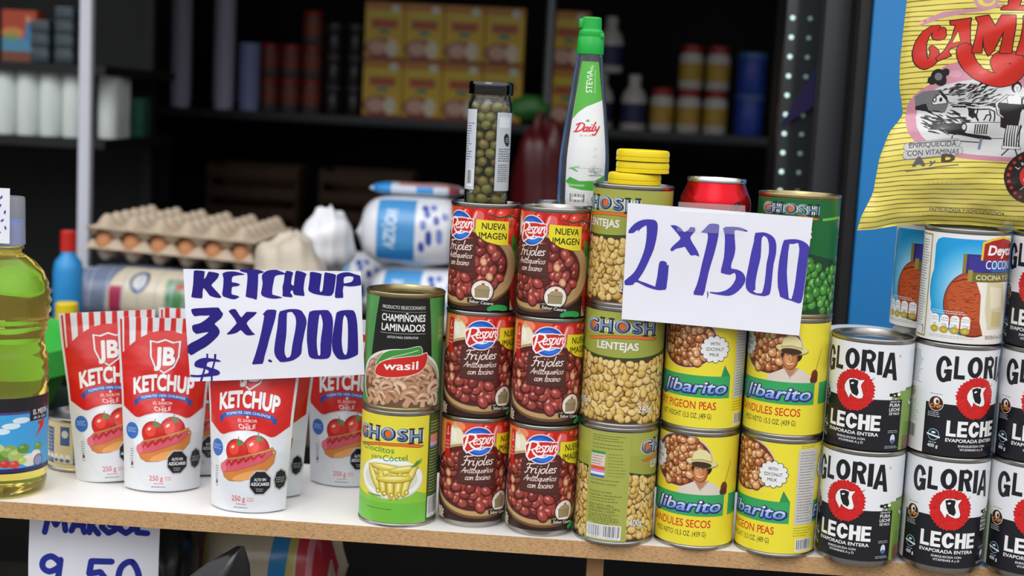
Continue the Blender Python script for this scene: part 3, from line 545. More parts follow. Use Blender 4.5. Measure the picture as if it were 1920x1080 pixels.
def art_coconut():
    A = Art(); Rm = 37.7; W2 = PI*Rm; h = 97; full(A, Rm, h, '#e9e9e6')
    # blue panel with a pale glow in the middle (printed), rounded corners
    x0, x1, y0, y1 = -45, 74, 3, 93
    def rr(x0, y0, x1, y1, r, c): A.poly([(x0+r, y0), (x1-r, y0), (x1, y0+r), (x1, y1-r), (x1-r, y1), (x0+r, y1), (x0+r*.3, y1-r*.3), (x0, y1-r), (x0, y0+r)], c)
    rr(x0, 20, x1, y1, 7, '#1b9bd8')
    for q in range(16): A.ell(-6, 48, 42-q*2.2, 42-q*2.1, mixc('#1b9bd8', '#e4f3fa', (q+1)/17), 0, 48)
    # milk splash
    for x, y, r in ((40, 18, 26), (62, 26, 22), (20, 10, 15), (4, 6, 9), (74, 34, 16), (-10, 3, 7)): A.ell(x, y, r, r*.7, '#eae5dd', 0, 28)
    A.ell(36, 24, 18, 6, '#d9cdbf', -8); A.ell(60, 12, 14, 4, '#e0d5c8', 5)
    A.xf = lambda x, y: (x-5, y)
    # coconut: shell and white half
    A.ell(0, 36, 27.5, 30, '#5a2213', 0, 44); A.ell(0, 36.5, 26.6, 29, '#a8431f', 0, 44); A.ell(-4, 41, 20, 21, '#bd5328', 0, 36)
    rnd = random.Random(5)
    for q in range(230):
        a = rnd.uniform(0, 2*PI); r = rnd.uniform(0, 1)**.5; x, y = 25*r*math.cos(a), 36+27*r*math.sin(a); A.stroke([(x, y), (x+rnd.uniform(2, 4.5), y+rnd.uniform(-.5, .9))], .45, rnd.choice(('#7a2a14', '#d06a3a', '#8e3519', '#5f2010')), False)
    A.stroke([(-20, 54), (-12, 57), (-4, 58), (8, 64)], .9, '#4a1a0e'); A.stroke([(14, 63), (9, 50), (6, 40)], .9, '#5f2010')
    A.xf = lambda x, y: (x-17, y)
    A.poly([(14, 66), (22, 62), (45, 62), (58, 58), (64, 30), (60, 9), (44, 6), (22, 8), (18, 20), (17, 44), (11, 58)], '#efe9dd', '#b9a888', .3); A.poly([(22, 57), (44, 54), (48, 30), (46, 14), (26, 13), (22, 30)], '#d9cfa8'); A.poly([(25, 52), (40, 50), (42, 34), (28, 32)], '#e9e2c6'); A.poly([(30, 30), (43, 28), (43, 16), (30, 16)], '#cdbb86'); A.stroke([(48, 60), (52, 46), (50, 30)], 1, '#6b4a36')
    A.xf = None
    # banners
    A.rect(-18, 63, 74, 80, '#8d7a2b'); A.rect(-15, 63, 74, 80, '#2c2a78'); A.rect(-13, 64.6, 74, 78.2, '#39338c'); A.rect(8, 64.6, 74, 78.2, '#2e63ab'); A.text('COCONUT MILK', 33, 67.4, 7.6, '#f0f0f4', w=62, bold=.004)
    A.rect(-13, 55.6, 74, 64, '#6f6b2a'); A.rect(-13, 55.6, -9, 66, '#a08f3a'); A.text('COCINA Y COCTEL', 24, 57.6, 4.3, '#ece4c2', w=60, bold=.012)
    A.xf = lambda x, y: (x-21, y-4)
    A.poly([(18, 79), (18.4, 95), (27, 98.5), (40, 101), (53, 98.5), (62, 95), (62.4, 79)], '#e6c82f'); A.poly([(20, 79), (20.4, 93.6), (28, 96.6), (40, 98.8), (52, 96.6), (60, 93.6), (60.4, 79)], '#a61f1f'); A.text('Deyco', 41, 83.6, 9, '#f6f1ee', w=34, bold=.034, shear=.12)
    A.xf = None
    # nutrition lozenges
    for q in range(4):
        x = -39+q*9.2; A.rect(x-4, 13, x+4, 21, '#f2f1ee'); A.ell(x, 21, 4, 3.4, '#f2f1ee'); A.lines(x-3.4, x+3.4, 18.4, 22.4, 2, '#8d8a98', .3, .1); A.text(('18', '0,0g', '1,8g', '1,7mg')[q], x, 14.6, 1.9, '#4d4a46', w=(2.6, 4.6, 4.6, 6)[q]); A.ell(x, 11, 4.2, 3.2, '#a8952a'); A.ell(x, 11, 3.6, 2.3, '#c2a93a'); A.text('%', x, 10, 1.8, '#f5efd8')
    A.lines(-44, -2, 3.4, 6.4, 2, '#a5a29d', .25, .2); A.lines(-43, -10, 25, 28.6, 2, '#cfe6f2', .3, .2); A.text('BEBIDA DE COCO', 30, 4.6, 3.4, '#6a675f', w=44)
    A.rect(-68, 2, -49.5, 95, '#a7963f'); A.rect(-68, 3.6, -51, 93.4, '#ecebe7'); A.lines(-67, -53, 10, 90, 34, '#55534f', .35); A.stroke([(-54, 5), (-53.2, 9), (-54.4, 12)], 1, '#222222')
    A.rect(-W2, 3, -70, 93, '#1b9bd8'); A.rect(76, 3, W2, 93, '#1b9bd8')
    return A, h
def art_mushroom():
    A = Art(); h = 106; W2 = PI*RC; full(A, RC, h, '#4c9347'); A.rect(40, 0, W2, h, '#3f8140')
    A.poly([(-26.5, 106), (24, 106), (27, 80), (30, 40), (-36, 40), (-30, 86)], '#141510')
    A.ell(-2, 24, 46, 33, '#dfe3d9', 0, 60); A.ell(-2, 23, 44, 31.4, '#b8b39a', 0, 56); A.ell(-2, 20, 42, 30, '#6d5137', 0, 56)
    A.rect(-56, -8, 56, 0, '#4c9347'); rnd = random.Random(11)
    for q in range(30):
        x, y = -34+(q % 6)*13+rnd.uniform(-3, 3)+(6 if (q//6) % 2 else 0), 44-(q//6)*9+rnd.uniform(-2, 2)
        if ((x+2)/41)**2+((y-20)/28)**2 > 1 or y < 5: continue
        t = rnd.uniform(-70, 70); c = rnd.choice(('#d3ab88', '#c79a76', '#dfbd9f', '#b98a68')); k = rnd.uniform(1.1, 1.45)
        cs, sn = math.cos(R(t)), math.sin(R(t)); f = lambda px, py: (x+k*(px*cs-py*sn), y+k*(px*sn+py*cs))
        shp = [(-7, 0), (-6, 4), (-2, 6.6), (2, 6.6), (6, 4), (7, 0), (5, -1.8), (2.2, -1), (2, -6), (-2, -6), (-2.2, -1), (-5, -1.8)]
        A.poly(soft([f(*p) for p in shp]), mixc(c, '#5a3a24', .12), '#63432c', .3); A.poly(soft([f(p[0]*.82, p[1]*.82+.3) for p in shp]), c); A.poly([f(*p) for p in ((-4.4, .6), (-2, 1), (2, 1), (4.4, .6), (2, 3), (-2, 3))], '#8a5f44'); A.poly([f(*p) for p in ((-5, 2), (-2, 5), (1, 5.6), (-2, 4))], '#ecd2b8')
    A.rect(-W2, -.01, W2, 0, '#4c9347')
    A.text('PRODUCTO SELECCIONADO', -1.5, 95.4, 3.2, '#d9dbd6', w=42, bold=.008); A.rect(-24, 92.6, 20.5, 93.1, '#8e7f74')
    A.text('CHAMPIÑONES', -1.5, 83.4, 7, '#f0f0ec', w=43, bold=.022); A.text('LAMINADOS', -1.5, 74, 7, '#f0f0ec', w=43, bold=.022); A.rect(-24, 71.6, 21, 72.1, '#a9a39b'); A.text('LISTOS PARA DISFRUTAR', -1.5, 67, 2.2, '#d9dbd6', w=30, bold=.01)
    A.poly(soft([(-27, 37), (-24, 47), (-14, 54.6), (2, 57), (16, 59.5), (17.4, 50), (10, 45), (-6, 40)]), '#3f8f3a', '#e6ead9', .5); A.stroke([(-24, 42), (-10, 49), (14, 56)], .7, '#cfe3c0')
    A.poly(soft([(-28.5, 31.5), (-26, 39), (-16, 45.4), (2, 49.4), (16, 51), (23, 53), (23.6, 45), (19, 37), (8, 32), (-10, 29), (-22, 29)]), '#c9251f', '#efe9e2', .6); A.text('wasil', -2, 36.6, 8, '#f6f1ea', w=34, bold=.02, shear=.05, rot=3); 
    A.poly([(38, 64), (50, 64), (50, 86), (38, 86)], '#67a05c', '#a9b98a', .2); A.text('CALIDAD', 44, 72, 2.2, '#c9c94a', w=10); A.text('SELECTA', 44, 67, 2.2, '#cfd8c6', w=10); A.lines(60, 100, 10, 90, 26, '#cfe0c6')
    return A, h
def art_corn():
    A = Art(); h = 106; W2 = PI*RC; full(A, RC, h, '#e3d63a'); rnd = random.Random(2)
    A.poly([(-70+q*4, 30+3.2*math.sin(q*.35+1)-(2 if q < 12 else 0)) for q in range(36)]+[(70, 0), (-70, 0)], '#86c23f'); A.rect(-70, 0, 33, 20, '#6fbb3d'); A.rect(33, 0, W2, h, '#3d5a23'); A.rect(-W2, 0, -68, h, '#3d5a23')
    A.ell(-6, 44, 34, 20.5, '#c9cfc0', 0, 44); A.ell(-6, 44.6, 33, 19.6, '#eef0ea', 0, 44); A.ell(-6, 44, 28, 15, '#d7dac8', 0, 40)
    for x, y, a, l in ((-22, 44, -62, 15), (-10, 55, -4, 17), (-2, 49, -2, 20), (8, 54, 8, 15), (14, 47, 62, 13), (-13, 40, -80, 14), (-5, 37, -84, 14), (3, 38, 84, 14), (10, 38, 78, 12), (-2, 44, 3, 18)):
        A.ell(x, y-.4, l, 3.9, '#8e7a22', a, 22); A.ell(x, y, l*.97, 3.3, '#d3bf44', a, 22); A.ell(x, y+.6, l*.8, 1.8, '#e6d873', a, 18); A.ell(x, y+1.1, l*.5, .7, '#f3ebae', a, 14)
    for x, y in ((-17, 31), (-10, 29), (-3, 28), (4, 29), (11, 31)): A.ell(x, y, 2.6, 2.6, '#b59e36'); A.ell(x, y, 1.2, 1.2, '#efe3a0')
    for q in range(16): A.stroke([(16+rnd.uniform(-2, 2), 56), (20+rnd.uniform(0, 6), 60+rnd.uniform(0, 4))], .5, '#4b8f3c'); A.stroke([(-30+q, 27), (-28+q, 25.6)], .5, '#5a9a3c')
    ghosh(A, -11, 81, 14, 74); A.text('Choclitos', -21, 69.4, 6, '#3f9140', w=38, bold=.016, rot=-1); A.text('para', -20, 62.6, 4.4, '#3f9140', w=12, bold=.014, rot=2); A.text('Cóctel', -1, 61.6, 6, '#3f9140', w=24, bold=.014, rot=4); A.lines(-30, -2, 12.4, 14.6, 1, '#3f6b22', .45, .1)
    A.lines(36, 56, 28, 72, 15, '#b9c79a'); A.lines(36, 56, 88, 100, 4, '#b9c79a'); A.rect(36, 78, 50, 86, '#d08a7a'); A.rect(36, 75, 50, 78, '#c9b4c9'); A.rect(36, 73, 50, 75, '#7a86c0'); A.barcode(35, 3, 56, 24)
    return A, h
def art_peas():
    A = Art(); h = 106; W2 = PI*RC; full(A, RC, h, '#17652f'); A.rect(-W2, 0, W2, 8, '#154a28')
    A.poly([(-66, 30), (-40, 52), (-10, 58), (20, 56), (60, 48), (90, 52), (W2, 40), (W2, 0), (-66, 0)], '#134022')
    A.beans(lambda x, y: y < 48+5*math.sin(x*.12) and y > 3, (-W2, 2, W2, 60), 8.2, 4.6, ('#4c9a36', '#418a30', '#5aa83f', '#377a2c'), '#123d1c', '#a9d080', 8, .95, hs=.4)
    for q in range(15): A.ell(-28+q*3.2, 88-abs(q-7)*.25, 1.7, 1.5, '#6cbf45')
    for q in range(15): A.ell(30+q*3.0, 90-abs(q-7)*.25, 1.6, 1.4, '#6cbf45')
    ghosh(A, -4, 92, 10, 56); ghosh(A, 86, 78, 13, 66); A.stroke([(10, 101), (6, 95), (14, 90)], .9, '#58a54a'); A.text('ARVEJAS', -4, 70, 8, '#f1eee4', w=46, bold=.024)
    return A, h

# ---------------------------------------------------------------- cans
def can_profile(Rm, H, nest):
    s = .001; r = Rm*s
    if nest:
        body = [(0, .0012), (r-.0065, .0012), (r-.0060, 0), (r-.0040, 0), (r-.0036, .0012), (r-.0036, .0050), (r-.0014, .0060), (r-.0004, .0068)]
    else: body = [(0, .0025), (r-.0030, .0025), (r-.0026, 0), (r-.0004, 0), (r+.0003, .0008), (r+.0003, .0026), (r-.0004, .0034), (r-.0005, .0046)]
    top = [(r-.0005, H-.0046), (r-.0004, H-.0036), (r+.0003, H-.0028), (r+.0003, H-.0008), (r-.0004, H), (r-.0018, H), (r-.0022, H-.0006), (r-.0026, H-.0055 if nest else H-.0048)]
    return body+top
def lid_mesh(Rm, H, nest):
    r = Rm*.001-.0026; z = H-(.0055 if nest else .0048)
    return lathe('lid', [(r, z), (r-.002, z-.0004), (r-.003, z+.0008), (r-.0055, z+.0008), (r-.007, z), (r-.012, z), (r-.0135, z+.0006), (r-.017, z+.0006), (r-.0185, z), (0, z)], 64, 30)
PROTO = {}
def can(kind, loc, rot, label, group=None):
    K = KINDS[kind]
    if kind in PROTO: return dup(PROTO[kind], loc, rot, label, group)
    t = thing(K['name'], label, 'can', loc, rot, group)
    A, h = K['art'](); Rm, H = K['R'], K['H']; z0 = 6.6 if K['nest'] else 4.2; h2 = H*1000-z0-4.2
    A.P = [([(p[0], p[1]*h2/h) for p in pts], c, L) for pts, c, L in A.P]
    link('can_body', lathe('can_body', can_profile(Rm, H, K['nest']), 96, 30), K['tin'], t); link('lid', lid_mesh(Rm, H, K['nest']), K['tin'], t)
    link('label', A.mesh('label', cyl(Rm-.15, z0), cyl_lines(Rm), [0, h2], PRINT), None, t)
    PROTO[kind] = t; return t
KINDS = dict(
    beans=dict(name='bean_can', art=art_beans, R=RB, H=.107, nest=True, tin=TIN),
    lentils=dict(name='lentil_can', art=art_lentils, R=RC, H=.112, nest=False, tin=TIN),
    pigeon=dict(name='pigeon_pea_can', art=art_pigeon, R=RC, H=.112, nest=False, tin=TIN),
    milk=dict(name='milk_can', art=art_milk, R=37.7, H=.108, nest=True, tin=TIN),
    coconut=dict(name='coconut_milk_can', art=art_coconut, R=37.7, H=.108, nest=True, tin=TIN),
    mushroom=dict(name='mushroom_can', art=art_mushroom, R=RC, H=.112, nest=False, tin=TIN2),
    corn=dict(name='baby_corn_can', art=art_corn, R=RC, H=.112, nest=False, tin=TIN),
    peas=dict(name='green_pea_can', art=art_peas, R=RC, H=.112, nest=False, tin=TIN2))
# ---------------------------------------------------------------- brush lettering of the two price signs (mm on the sheet; flag 1 = paper showing through)
SIGN_A=[(0,[(1.6,84.0),(1.8,86.4),(6.8,92.8),(13.2,96.4),(19.7,97.3),(24.8,96.8),(27.2,93.9),(27.7,88.5),(27.1,80.0),(25.3,70.2),(22.5,62.2),(19.4,54.1),(16.2,47.2),(13.5,42.8),(13.6,41.3),(19.7,39.5),(27.7,36.9),(28.9,37.6),(30.1,46.2),(30.7,55.9),(31.9,59.9),(34.7,60.4),(37.8,58.8),(38.2,56.4),(39.8,57.1),(39.7,47.9),(39.2,39.4),(38.4,34.2),(33.3,33.4),(27.3,34.1),(20.5,36.1),(13.7,39.1),(10.6,39.6),(8.4,37.0),(1.2,36.6),(0.6,40.2),(5.5,44.8),(8.9,48.6),(11.6,53.6),(14.7,61.7),(17.2,71.0),(18.1,80.7),(17.9,88.5),(17.1,91.8),(14.2,89.9),(11.7,87.6),(10.3,85.1),(10.5,87.5),(8.2,86.2),(6.1,84.3)]),(0,[(39.0,93.0),(42.8,93.2),(47.7,91.4),(51.8,87.4),(55.0,89.4),(57.2,92.3),(61.0,92.1),(61.7,89.2),(58.3,84.8),(57.7,81.7),(60.6,77.0),(64.6,71.2),(66.7,65.9),(63.0,67.2),(58.9,66.6),(55.6,70.7),(53.0,74.2),(50.6,73.4),(48.3,72.7),(45.3,71.9),(42.5,69.7),(40.7,69.9),(40.3,71.7),(43.3,75.5),(47.8,79.9),(48.5,82.4),(45.6,85.9),(41.8,89.9)]),(0,[(66.8,88.2),(70.4,92.1),(73.7,95.9),(78.4,96.4),(82.7,95.4),(82.7,89.1),(81.9,80.6),(79.7,68.4),(77.4,58.6),(75.8,50.0),(74.4,40.2),(72.4,30.6),(64.2,30.9),(63.7,32.9),(66.0,39.7),(67.9,48.4),(69.5,59.4),(71.7,71.6),(73.2,82.6),(72.5,87.6),(69.5,87.8)]),(0,[(75.8,34.5),(76.8,34.5),(77.3,31.3),(76.3,27.9),(76.3,31.2)]),(0,[(86.2,92.6),(88.5,94.2),(99.5,94.5),(105.2,93.1),(108.8,91.1),(104.7,91.1),(99.7,91.7),(96.5,90.9),(97.3,83.7),(98.5,74.9),(97.6,67.0),(96.2,62.4),(96.1,56.8),(101.1,56.2),(106.2,54.0),(109.1,49.7),(109.2,45.2),(106.1,39.4),(101.5,34.6),(96.1,31.8),(89.5,31.9),(82.7,32.6),(78.2,33.5),(78.4,34.4),(84.8,34.3),(91.4,36.1),(96.7,40.0),(100.1,45.8),(100.7,49.8),(99.1,53.1),(95.4,50.9),(87.0,52.4),(87.0,55.2),(88.8,66.5),(88.8,77.7),(88.2,86.6)]),(0,[(115.3,90.3),(121.8,91.2),(127.4,89.9),(132.0,86.8),(134.4,81.4),(134.8,72.5),(133.5,63.4),(133.1,54.4),(132.9,44.3),(131.9,35.3),(128.2,33.5),(121.5,33.8),(114.7,35.4),(110.6,39.7),(109.8,46.4),(110.4,53.1),(111.7,63.3),(112.9,73.4),(114.5,82.5)]),(1,[(121.3,79.5),(121.3,85.6),(123.2,88.0),(125.7,86.4),(127.8,81.0),(128.3,72.1),(127.1,63.1),(126.9,50.7),(126.0,40.6),(124.5,35.8),(120.2,35.7),(117.0,37.6),(118.9,38.5),(118.6,45.8),(119.8,57.1),(121.5,68.3)]),(0,[(141.0,85.3),(145.3,86.2),(151.9,86.6),(158.6,84.9),(163.9,80.2),(163.5,70.7),(162.9,59.5),(162.4,48.3),(161.8,38.2),(160.5,29.7),(158.4,28.7),(151.6,30.8),(141.4,33.8),(138.8,42.4),(137.8,53.6),(138.0,64.8),(139.0,74.9)]),(1,[(146.1,82.0),(150.0,82.2),(153.8,83.2),(155.1,78.1),(154.6,66.9),(154.1,56.8),(153.4,43.3),(151.5,32.2),(149.2,32.9),(147.2,45.2),(145.8,56.3),(145.6,66.4)])]
SIGN_B=[(0,[(21.0,113.7),(22.9,114.2),(26.3,114.2),(31.6,113.7),(31.3,109.8),(31.1,106.4),(33.3,109.3),(35.4,113.8),(41.1,113.4),(45.6,112.0),(44.3,108.3),(41.3,104.7),(38.3,100.9),(41.5,97.7),(46.1,93.2),(48.5,90.2),(46.8,89.4),(41.7,89.8),(37.1,91.2),(34.2,94.7),(30.7,97.9),(30.1,93.9),(29.9,88.0),(25.2,88.0),(19.3,88.8),(20.0,93.9),(20.8,103.5)]),(0,[(48.7,113.0),(52.4,114.6),(57.4,115.3),(63.1,115.0),(70.2,113.1),(64.9,112.1),(59.3,110.8),(57.9,108.5),(58.2,105.0),(61.7,104.8),(66.1,103.4),(64.0,101.8),(59.5,101.0),(58.3,100.1),(57.9,96.7),(58.5,93.6),(62.0,93.1),(65.9,91.6),(62.6,89.6),(58.7,89.1),(53.6,90.2),(49.8,91.4),(49.0,93.9),(49.6,99.6),(49.8,108.0)]),(0,[(64.7,116.7),(68.7,118.0),(74.3,118.1),(81.6,118.4),(85.6,117.7),(88.5,116.4),(85.1,115.0),(82.9,113.9),(83.0,107.1),(82.8,98.7),(82.2,89.9),(77.9,91.1),(71.6,92.4),(72.0,98.1),(72.6,106.5),(72.3,114.6),(68.2,115.3)]),(0,[(86.3,112.9),(89.0,116.5),(92.9,118.4),(99.1,119.3),(103.0,118.4),(108.7,116.4),(107.6,115.3),(101.5,114.4),(98.7,112.5),(98.0,109.1),(97.0,102.9),(96.9,95.9),(99.8,95.2),(106.6,93.6),(103.8,92.6),(98.8,91.9),(93.1,92.3),(88.0,93.7),(86.2,96.1),(86.7,100.1),(87.3,106.3)]),(0,[(108.4,116.7),(109.8,119.0),(113.2,118.7),(116.0,117.2),(115.0,113.5),(114.4,106.7),(115.8,105.6),(116.9,105.7),(117.3,110.8),(118.0,117.6),(119.6,119.6),(123.8,119.0),(128.7,116.8),(127.4,113.6),(126.7,108.0),(126.3,102.4),(127.4,96.0),(122.3,96.2),(117.8,96.7),(116.7,98.4),(116.3,100.1),(115.3,100.9),(114.0,99.4),(114.4,97.7),(116.0,96.2),(115.9,94.2),(111.1,94.3),(106.6,95.0),(106.7,99.0),(106.3,103.4),(107.3,108.0),(107.9,114.2)]),(0,[(131.7,118.6),(133.9,119.3),(138.4,118.7),(142.8,117.6),(142.5,113.4),(141.9,107.8),(141.5,102.7),(142.7,100.6),(144.0,102.0),(144.7,107.9),(145.2,116.3),(146.2,119.5),(150.7,118.9),(156.4,117.5),(156.0,112.5),(155.4,106.3),(154.7,101.2),(152.6,97.7),(149.8,97.3),(144.7,97.6),(138.0,98.3),(132.9,99.9),(130.7,102.3),(131.2,107.1),(131.7,113.9)]),(0,[(157.2,117.6),(160.3,119.4),(164.7,120.5),(169.2,120.5),(174.2,119.1),(179.1,117.7),(179.8,113.3),(179.9,109.1),(174.7,107.9),(168.5,107.3),(163.8,107.6),(163.2,103.4),(163.9,96.4),(160.0,95.9),(156.1,96.3),(155.9,100.2),(156.5,106.9),(156.9,112.5)]),(1,[(164.0,115.2),(166.0,116.5),(169.9,116.9),(172.7,116.2),(172.5,113.7),(170.6,111.7),(167.3,110.6),(163.9,110.2),(163.6,112.9)]),(0,[(19.7,77.1),(22.9,78.1),(35.0,79.5),(46.3,80.4),(48.5,77.4),(50.8,74.7),(49.4,71.1),(45.9,67.7),(42.8,64.5),(46.1,61.7),(47.9,58.2),(47.6,55.7),(45.6,52.4),(40.7,47.2),(34.4,41.8),(27.4,37.5),(20.4,32.8),(17.1,35.4),(17.0,42.2),(20.1,44.8),(25.7,48.0),(31.4,51.6),(37.3,56.3),(32.0,55.5),(25.2,53.9),(22.3,56.0),(21.0,60.2),(22.2,62.4),(27.5,64.0),(32.4,66.9),(38.0,72.2),(33.7,71.9),(28.0,71.6),(23.1,70.6),(20.9,72.9)]),(0,[(55.9,77.8),(58.4,79.5),(62.6,79.9),(64.8,76.9),(68.5,72.4),(71.2,75.9),(73.3,78.0),(78.2,78.3),(83.3,78.2),(80.5,74.7),(76.3,70.9),(73.6,66.9),(76.5,62.8),(79.5,59.1),(82.0,56.9),(78.2,56.0),(73.9,55.9),(71.0,57.9),(68.0,60.5),(64.6,57.8),(60.4,56.2),(54.7,55.4),(57.5,58.8),(61.6,63.7),(64.0,67.0),(62.2,70.1),(59.2,73.8)]),(0,[(88.6,76.6),(90.7,79.2),(92.7,81.1),(97.7,81.6),(101.6,80.9),(101.0,74.9),(98.8,65.6),(96.3,56.2),(93.8,45.4),(91.5,36.8),(89.6,29.2),(83.6,28.5),(79.5,28.6),(82.0,36.2),(85.2,47.7),(87.7,59.2),(89.2,68.5),(90.1,75.6)]),(0,[(94.7,33.3),(96.2,34.2),(98.0,33.3),(98.8,32.1),(97.7,31.1),(95.9,31.5)]),(0,[(104.8,80.4),(108.2,81.6),(113.1,82.9),(118.8,83.4),(124.4,82.6),(127.3,79.6),(129.9,75.2),(130.5,70.3),(129.3,63.9),(128.1,56.7),(126.9,48.9),(126.4,41.8),(123.7,38.0),(118.9,34.6),(113.3,32.8),(106.2,32.1),(102.6,36.0),(100.6,40.9),(100.8,47.3),(101.9,56.6),(103.1,65.8),(103.5,74.3)]),(1,[(111.8,79.4),(113.9,80.2),(116.8,80.0),(119.3,76.7),(120.5,71.8),(120.2,65.4),(119.2,58.3),(117.7,49.7),(116.9,42.6),(115.9,38.3),(112.8,36.5),(111.0,39.4),(110.4,45.0),(111.1,52.2),(111.8,59.3),(111.8,68.5)]),(0,[(132.9,81.7),(136.4,83.0),(143.4,83.7),(150.4,84.0),(153.3,80.8),(155.1,75.3),(155.5,69.0),(155.1,60.5),(154.7,52.0),(154.5,43.5),(152.7,39.1),(149.2,37.5),(141.4,36.9),(135.8,37.5),(133.2,40.8),(132.3,47.1),(131.3,54.8),(131.2,64.0),(131.7,74.6)]),(1,[(142.8,79.8),(144.3,77.4),(145.8,71.2),(145.4,64.8),(144.6,57.7),(144.2,49.9),(144.4,42.2),(143.4,40.3),(142.2,41.0),(141.3,46.9),(140.7,54.0),(141.2,64.6),(141.9,75.2)]),(0,[(158.5,82.5),(161.6,84.1),(167.9,85.2),(174.2,85.0),(176.1,82.1),(177.8,75.2),(178.8,66.8),(179.5,56.3),(180.0,45.8),(179.0,42.9),(173.1,39.7),(168.2,38.1),(161.9,37.9),(158.2,41.6),(155.8,46.4),(154.9,54.8),(155.7,63.3),(156.8,71.9),(157.6,78.2)]),(1,[(166.0,80.3),(168.2,77.5),(169.3,71.2),(169.8,62.8),(169.9,54.3),(169.7,45.8),(168.1,42.2),(166.2,44.2),(164.8,49.8),(164.2,56.8),(164.4,66.0),(164.6,75.1)]),(0,[(49.7,28.9),(46.9,28.3),(42.6,28.4),(38.3,27.9),(35.9,26.2),(35.6,23.4),(39.9,22.2),(44.9,21.1),(48.6,18.8),(48.7,16.7),(46.5,15.3),(41.5,14.1),(35.1,13.0),(28.7,12.1),(20.1,12.0),(19.9,14.0),(27.2,14.1),(33.6,15.7),(37.5,17.0),(37.8,18.9),(34.9,20.5),(29.2,21.2),(24.6,22.0),(23.4,24.0),(24.4,26.9),(29.0,30.1),(34.7,31.5),(41.8,31.2),(46.8,30.5)]),(0,[(35.2,35.4),(37.1,35.7),(37.0,30.6),(35.3,22.6),(32.9,14.6),(31.3,8.1),(29.2,7.9),(31.1,15.2),(33.5,23.2),(35.3,30.5)]),(0,[(42.8,35.8),(44.9,35.7),(44.8,31.1),(42.7,23.1),(41.5,15.9),(41.8,9.3),(40.1,9.2),(39.7,15.8),(41.0,23.0),(42.7,30.2)])]
# ---------------------------------------------------------------- setting
def chip_mat():
    m = mat('chipboard_edge', '#b98f61', .85, spec=.2, noise=.25, scale=260, bump=.25); n = m.node_tree; b = n.nodes['Principled BSDF']
    v = n.nodes.new('ShaderNodeTexNoise'); v.inputs['Scale'].default_value = 620; v.inputs['Detail'].default_value = 6; v.inputs['Roughness'].default_value = .75
    mp = n.nodes.new('ShaderNodeMapping'); mp.inputs['Scale'].default_value = (.45, 1, 1.5); co = [x for x in n.nodes if x.type == 'TEX_COORD'][0]
    n.links.new(co.outputs['Object'], mp.inputs[0]); n.links.new(mp.outputs[0], v.inputs['Vector'])
    rp = n.nodes.new('ShaderNodeValToRGB'); e = rp.color_ramp.elements; e[0].position = .33; e[0].color = srgb('#4f3620'); e[1].position = .62; e[1].color = srgb('#c6a47a')
    q = e.new(.45); q.color = srgb('#b48f64'); n.links.new(v.outputs['Fac'], rp.inputs[0])
    mx = [x for x in n.nodes if x.type == 'MIX'][0]; m2 = n.nodes.new('ShaderNodeMix'); m2.data_type = 'RGBA'; m2.inputs[0].default_value = .75
    n.links.new(mx.outputs[2], m2.inputs[6]); n.links.new(rp.outputs[0], m2.inputs[7]); n.links.new(m2.outputs[2], b.inputs['Base Color']); return m
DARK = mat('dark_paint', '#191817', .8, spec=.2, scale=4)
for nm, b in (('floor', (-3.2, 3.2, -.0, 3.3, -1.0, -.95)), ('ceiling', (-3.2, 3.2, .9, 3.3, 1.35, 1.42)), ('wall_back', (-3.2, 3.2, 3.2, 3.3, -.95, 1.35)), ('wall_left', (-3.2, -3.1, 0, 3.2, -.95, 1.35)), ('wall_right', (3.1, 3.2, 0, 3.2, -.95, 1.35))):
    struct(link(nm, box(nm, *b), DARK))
struct(link('ground', box('ground', -14, 14, -16, -.0, -1.0, -.95), mat('pavement', '#6d6b68', .9, scale=3)))
WHITE = mat('white_melamine', '#e9e7e3', .35, noise=.02)
sh = thing('display_shelf', 'white melamine shelf board with raw chipboard front edge carrying the stacked cans', 'shelf', (0, 0, 0))
link('shelf_board', box('shelf_board', -1.0, .8, .0006, .215, -.016, 0), WHITE, sh)
fe = link('front_edge', box('front_edge', -1.0, .8, -.0004, .0005, -.0162, -.0003), chip_mat(), sh); fe['label'] = 'raw chipboard edge'
link('support_post', box('support_post', .006, .022, .021, .2, -.1999, -.0163), mat('post_wood', '#8d6a48', .8, spec=.2, noise=.2, scale=90), sh)

# ---------------------------------------------------------------- the cans
HB, HM, HT = .102, .103, .1121
G = 'stacked tins on the shelf'
def az(x, y): return math.degrees(math.atan2(x, y+1.302))
def put(kind, x, y, z, seen, label, group=None): return can(kind, (x, y, z), seen-az(x, y), label, group)
A_ = (-.1813, .0379); B_ = (-.1093, .0467); C_ = (-.0421, .0325); D_ = (.0288, .0276); E_ = (.1055, .0319); F_ = (.1819, .0256); G_ = (.2567, .0128); H_ = (.3335, .0092); I_ = (.4092, .0035)
put('corn', *A_, 0, -4.5, 'yellow and green can of baby corn on the shelf under the mushroom can')
put('mushroom', *A_, HT, 0, 'tall green and black can of sliced mushrooms on the baby corn can')
gb = 'red bean cans in two stacks'
put('beans', *B_, 0, 6, 'red bean can at the bottom of the stack beside the baby corn can', gb)
put('beans', *B_, HB, 2, 'red bean can in the middle of the stack beside the mushroom can', gb)
put('beans', *B_, 2*HB, -47, 'turned red bean can under the caper jar, yellow tag showing', gb)
put('beans', *C_, 0, -3.5, 'red bean can at the bottom of the stack beside the barcoded lentil can', gb)
put('beans', *C_, HB, -1.5, 'red bean can in the middle of the stack beside the lentil stack', gb)
put('beans', *C_, 2*HB, -41, 'turned red bean can topmost of its stack, in front of the sweetener bottle', gb)
C2 = (-.034, .1035)
